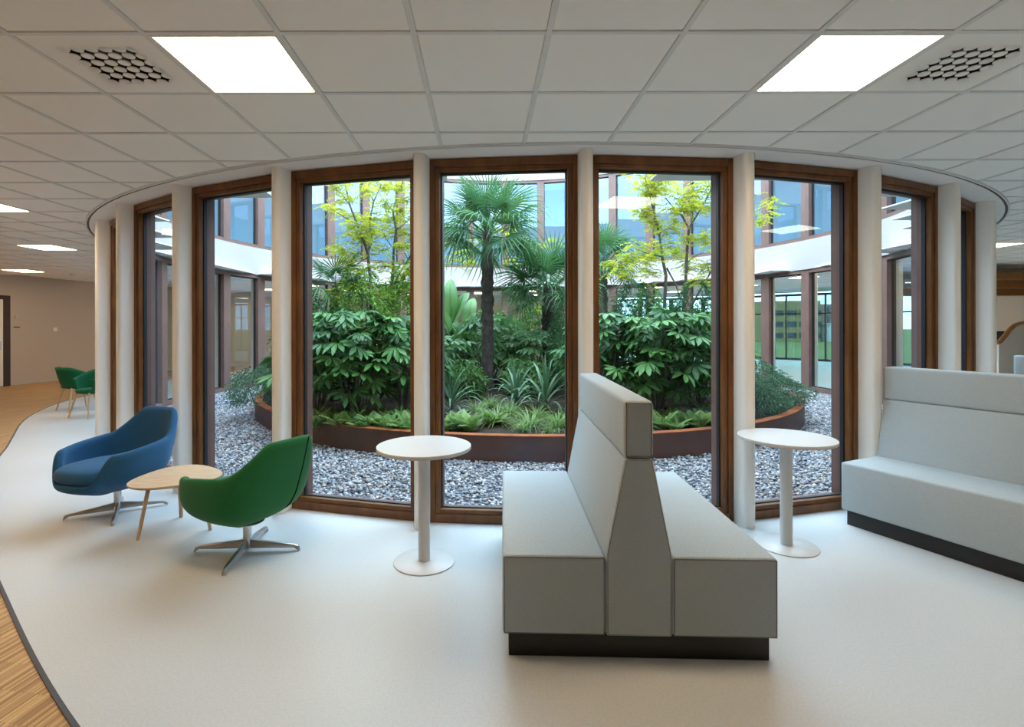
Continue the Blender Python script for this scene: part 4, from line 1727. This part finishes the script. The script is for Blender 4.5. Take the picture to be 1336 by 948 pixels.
BAN = [banana_mesh(1), banana_mesh(2, .80, .13)]
bp_ = at(594, 470, 10.6)
t = thing('banana_plant', 'banana plant with big pale paddle leaves left of the tall palm', 'banana plant', (bp_.x, bp_.y, soil_z(bp_.x, bp_.y)))
mb = MB()
mb.tube([(-.05, 0, 0), (-.06, 0, .5), (-.08, 0, 1.15)], [.055, .05, .03], 9)
mb.tube([(.22, .1, 0), (.24, .1, .5), (.22, .1, .95)], [.045, .04, .025], 9)
mb.build('stem', M['shrub_mid'], t, smooth=60)
for (x, y, z, az, el, s, q) in ((-.10, 0, 1.30, 95, 80, 1.0, 0), (-.06, 0, 1.25, 20, 66, .95, 1), (-.10, 0, 1.15, 185, 52, .9, 1), (.22, .1, 1.05, 60, 72, .9, 0),
                                (.22, .1, .95, -20, 40, .9, 1), (.2, .1, .9, -80, 30, .8, 1), (-.1, 0, 1.0, -110, 45, .9, 0), (.2, .1, .9, 150, 45, .8, 0)):
    a, e = math.radians(az), math.radians(el)
    f = Vector((math.cos(a) * math.cos(e), math.sin(a) * math.cos(e), math.sin(e)))
    leaf_obj('leaf', BAN[q], t, (x, y, z), f, Vector((0, -.7, .6)), s)

# trees (paths in picture coordinates, set at the tree's own depth)
locust('slim yellow-green tree with two stems behind the left broad-leaved shrubs',
       [([(484, 440), (484, 395), (483, 360), (480, 330)], .034, .026), ([(480, 330), (474, 312), (466, 292), (457, 268), (452, 245), (444, 226)], .024, .008),
        ([(480, 330), (486, 312), (482, 290), (488, 262), (498, 240)], .022, .008)],
       [[(457, 268), (446, 252), (434, 243)], [(466, 292), (448, 282), (430, 270)], [(488, 262), (478, 246), (470, 232)], [(480, 335), (462, 346), (446, 338)]],
       [(428, 268, 18, 12), (440, 272, 18, 12), (447, 243, 22, 16), (454, 258, 20, 16), (441, 234, 18, 12), (464, 281, 24, 18), (472, 293, 28, 18),
        (460, 304, 26, 16), (473, 312, 30, 18), (485, 300, 26, 18), (486, 284, 22, 16), (446, 326, 22, 16), (440, 320, 14, 10), (452, 340, 28, 18), (462, 350, 30, 18),
        (478, 246, 22, 16), (486, 236, 22, 14), (470, 330, 18, 14), (441, 382, 26, 16), (456, 372, 28, 18), (470, 366, 26, 18)], 9.0, 21)
locust('slim yellow-green tree with forked grey stem right of the left two-stemmed one',
       [([(506, 440), (508, 400), (511, 375), (513, 350)], .036, .026), ([(513, 350), (514, 325), (517, 300), (513, 275), (520, 250), (530, 228)], .026, .008),
        ([(509, 385), (520, 358), (533, 338), (545, 318)], .022, .012)],
       [[(514, 325), (503, 310), (498, 296)], [(513, 275), (502, 262), (494, 250)], [(517, 300), (530, 290), (540, 282)], [(533, 338), (524, 322)]],
       [(499, 243, 22, 14), (512, 236, 24, 14), (524, 244, 24, 16), (534, 236, 20, 14), (546, 244, 20, 16), (528, 262, 26, 16), (502, 266, 26, 16), (510, 283, 28, 16),
        (520, 276, 24, 14), (533, 284, 24, 16), (544, 270, 22, 18), (500, 300, 22, 14), (522, 300, 26, 16), (536, 306, 24, 16), (497, 326, 24, 14), (528, 318, 26, 16),
        (542, 330, 24, 18), (500, 348, 26, 18), (536, 352, 30, 20), (520, 368, 26, 18), (502, 382, 30, 18), (540, 380, 30, 22)], 9.3, 22)
locust('slim yellow-green tree behind the right broad-leaved shrubs, left one of the pair',
       [([(868, 440), (867, 400), (869, 360), (864, 335)], .034, .026), ([(864, 335), (860, 305), (854, 280), (848, 255), (842, 232)], .022, .008),
        ([(870, 350), (882, 372), (888, 392)], .016, .010)],
       [[(854, 280), (842, 276), (832, 270)], [(864, 335), (848, 332), (828, 324)], [(860, 305), (872, 298), (884, 300)], [(848, 255), (858, 244), (868, 232)]],
       [(834, 228, 24, 16), (841, 242, 28, 18), (855, 234, 28, 18), (866, 228, 26, 16), (876, 234, 22, 14), (848, 250, 24, 14), (858, 248, 24, 14),
        (837, 274, 24, 16), (849, 282, 26, 18), (856, 292, 24, 16), (846, 268, 18, 10), (864, 300, 24, 14), (872, 296, 20, 12), (830, 318, 24, 14), (822, 332, 24, 16), (841, 334, 24, 14),
        (856, 332, 22, 16), (797, 342, 26, 12), (806, 352, 22, 12), (815, 360, 26, 12), (846, 356, 24, 16), (834, 344, 22, 12), (862, 318, 18, 14)], 9.0, 23)
locust('slim yellow-green tree behind the right broad-leaved shrubs, right one of the pair',
       [([(893, 440), (893, 395), (895, 360), (897, 320), (899, 298)], .034, .024), ([(899, 298), (910, 280), (920, 264), (930, 244), (934, 226)], .020, .008),
        ([(899, 298), (890, 282), (878, 270), (868, 258)], .018, .008), ([(897, 410), (910, 385), (926, 358), (938, 335)], .022, .010)],
       [[(910, 280), (902, 268), (892, 255)], [(895, 345), (904, 336), (916, 330)], [(896, 330), (886, 326)], [(926, 358), (922, 340)]],
       [(883, 248, 24, 14), (895, 258, 28, 16), (907, 250, 28, 16), (900, 268, 24, 14), (915, 230, 22, 14), (927, 242, 26, 16), (936, 252, 20, 18), (887, 274, 24, 16),
        (878, 272, 22, 14), (903, 268, 24, 14), (921, 266, 26, 14), (932, 272, 22, 14), (879, 328, 26, 16), (903, 312, 24, 14), (895, 340, 24, 16), (900, 350, 22, 14), (919, 308, 24, 12), (931, 318, 24, 14),
        (936, 302, 18, 12), (929, 346, 26, 16), (914, 366, 26, 18), (880, 318, 18, 12), (938, 328, 18, 14), (886, 290, 18, 12), (1008, 262, 14, 16), (1002, 280, 18, 10), (994, 288, 14, 10)], 9.3, 24)
locust('thin yellow-green tree standing behind the tall palm, half hidden',
       [([(658, 470), (662, 420), (666, 380), (670, 340)], .025, .014)],
       [[(670, 340), (690, 322), (712, 312)], [(666, 360), (640, 330), (606, 318), (584, 312)], [(664, 380), (690, 372), (712, 378)]],
       [(590, 312, 30, 12), (604, 326, 32, 12), (586, 338, 28, 12), (614, 342, 30, 14), (626, 312, 22, 12), (662, 302, 26, 14), (676, 318, 28, 14), (668, 340, 26, 14), (700, 322, 28, 12), (722, 314, 26, 12),
        (690, 336, 24, 12), (706, 402, 22, 16), (694, 424, 22, 14), (660, 284, 22, 14), (640, 296, 22, 12)], 12.2, 25)

# fine and middling shrubs filling the bed
SH = 'leafy shrubs filling the middle of the planted bed'
for a in (
        ('bright_shrub', 'bright green feathery shrub below the left two-stemmed tree', -2.0, 8.5, .75, .6, 2.15, 4200, .07, 'shrub_bright', .38, 31),
        ('bright_shrub', 'bright green feathery shrub behind the left broad-leaved mass, nearest its column', -1.25, 8.9, .65, .6, 2.35, 4200, .075, 'shrub_bright', .40, 32),
        ('fine_shrub', 'blue-green fine-leaved shrub at the left end of the middle bed', -3.0, 8.6, .60, .6, 1.95, 3800, .06, 'bamboo', .28, 33),
        ('bamboo_clump', 'dark fine-leaved bamboo clump right of the shorter palm', 1.52, 9.0, .50, .5, 1.85, 4200, .075, 'bamboo', .20, 34),
        ('bamboo_clump', 'fine-leaved bamboo clump above the left part of the right broad-leaved mass', 2.55, 8.8, .62, .5, 1.95, 4600, .075, 'bamboo', .22, 35),
        ('bamboo_clump', 'fine-leaved bamboo clump above the right end of the right broad-leaved mass', 3.55, 8.7, .70, .5, 1.95, 4600, .075, 'bamboo', .22, 36),
        ('bright_shrub', 'bright green shrub peeping over the right broad-leaved mass', 3.0, 9.4, .50, .4, 1.95, 2200, .07, 'shrub_bright', .4, 37),
        ('mid_shrub', 'mid green leafy shrub at the foot of the banana plant', -.85, 10.9, .70, .6, 1.25, 2600, .10, 'shrub_mid', .5, 38),
        ('mid_shrub', 'mid green leafy shrub behind the shorter palm trunk', 1.25, 11.3, .90, .6, 1.55, 3200, .09, 'shrub_mid', .45, 39),
        ('mid_shrub', 'mid green leafy shrub far behind the tall palm trunk', .15, 12.2, 1.1, .6, 1.50, 3200, .10, 'shrub_mid', .5, 40),
        ('mid_shrub', 'low mid green shrub at the foot of the tall palm', -.35, 8.9, .50, .4, .55, 1500, .075, 'shrub_mid', .4, 41),
        ('mid_shrub', 'low mid green shrub at the foot of the shorter palm', .75, 9.0, .55, .4, .60, 1700, .075, 'shrub_mid', .4, 42),
        ('mid_shrub', 'mid green shrub far behind the right trees', 4.2, 10.8, .9, .8, 1.6, 3000, .09, 'shrub_mid', .45, 43),
        ('mid_shrub', 'mid green shrub far behind the left trees', -3.1, 10.6, .9, .8, 1.7, 3000, .09, 'shrub_mid', .45, 44)):
    nm, lab, x, y, rx, ry, h, n, sz_, m_, asp, sd = a
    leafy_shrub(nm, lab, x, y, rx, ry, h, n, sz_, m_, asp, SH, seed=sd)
for a in (
        ('juniper', 'spreading grey-green juniper at the left end of the planter', -3.72, 8.65, .62, .75, .62, 3600, .055, 51),
        ('juniper', 'spreading grey-green juniper at the right end of the planter', 4.55, 8.35, .72, .8, .50, 4200, .055, 52),
        ('juniper', 'spreading grey-green juniper just right of the bench-side column', 3.9, 7.55, .55, .5, .42, 2800, .05, 53),
        ('juniper', 'spreading grey-green juniper right of the rearmost, beyond the white column', 5.0, 9.6, .55, .7, .62, 2600, .06, 54),
        ('juniper', 'spreading grey-green juniper at the far left of the planter', -3.95, 10.0, .45, .7, .75, 2400, .06, 55)):
    nm, lab, x, y, rx, ry, h, n, sz_, sd = a
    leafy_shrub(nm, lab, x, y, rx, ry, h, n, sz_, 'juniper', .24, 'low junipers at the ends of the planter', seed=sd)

# yuccas
for lab, px, Y, n, s, sd in (('arching strap-leaved yucca at the left edge of the middle window', 588, 7.35, 38, 1.0, 1),
                             ('arching strap-leaved yucca just right of the tall palm trunk', 673, 7.9, 40, .98, 2),
                             ('arching strap-leaved yucca in front of the shorter palm', 711, 7.45, 30, 1.08, 3)):
    yucca(lab, (px - VX) * Y / F, Y, n, s, sd)

# sedge tufts along the front of the bed
TUFT = [tuft_mesh(s) for s in (1, 2, 3)]
spots = [(648, 6.75, 1.0), (692, 6.55, .95), (728, 6.5, 1.05), (604, 6.7, .8), (576, 6.5, .75), (664, 7.3, .9), (622, 7.4, .9), (745, 6.75, .9), (700, 7.1, .8), (640, 7.9, .8),
         (442, 7.0, .95), (470, 6.95, 1.0), (414, 7.1, .85), (497, 6.9, .9), (522, 6.8, .9), (795, 6.6, .9), (838, 6.55, .8), (682, 6.35, .55), (716, 6.25, .55)]
for i, (px, Y, s) in enumerate(sorted(spots)):
    x = (px - VX) * Y / F
    near = ('in the bed behind the green armchair' if px < 545 else 'in the middle window' if px < 760 else 'behind the middle bench')
    grp = [q for q in sorted(spots) if (q[0] < 545) == (px < 545) and (q[0] < 760) == (px < 760)]
    o = link('sedge_tuft', TUFT[i % 3], loc=(x, Y, soil_z(x, Y) - .005))
    o.rotation_euler = (0, 0, i * 1.3)
    o.scale = (s, s, s)
    tag(o, 'tuft of narrow grassy blades %s, %s from left' % (near, ORD[grp.index((px, Y, s))]), 'grass tuft', 'sedge tufts along the front of the bed')

# ferns along the front edge
fs_ = [(398, 6.70), (412, 6.55), (428, 6.62), (444, 6.45), (458, 6.5), (474, 6.32), (488, 6.4), (502, 6.3), (517, 6.28), (531, 6.22), (505, 6.7), (526, 6.6), (422, 6.9), (580, 6.2), (596, 6.35), (612, 6.22), (640, 6.5),
       (778, 6.25), (864, 6.35), (880, 6.25), (896, 6.45), (912, 6.35), (928, 6.55), (906, 6.75), (870, 6.75), (942, 6.75), (888, 6.95), (925, 7.0)]
for i, (px, Y) in enumerate(sorted(fs_)):
    x = (px - VX) * Y / F
    near = ('in the bed behind the green armchair' if px < 545 else 'in the middle window' if px < 760 else 'behind the middle bench')
    grp = [q for q in sorted(fs_) if (q[0] < 545) == (px < 545) and (q[0] < 760) == (px < 760)]
    fern('low feathery fern %s, %s from left' % (near, ORD[grp.index((px, Y))]), x * (Y + .16) / Y, Y + .16, 17, .78 + .26 * ((i * 37) % 10) / 10, i, 'low ferns along the rim of the planter')

# wooden stake
q = at(408, 500, 6.85)
mb = MB()
mb.tube([(0, 0, -.05), (0, 0, .42)], [.026, .026], 8)
mb.lathe([(.026, .42), (.02, .435)], 8)
tag(mb.build('garden_stake', M['stake'], loc=(q.x, q.y, soil_z(q.x, q.y)), smooth=40), 'short brown wooden stake in the bed above the green armchair', 'stake')
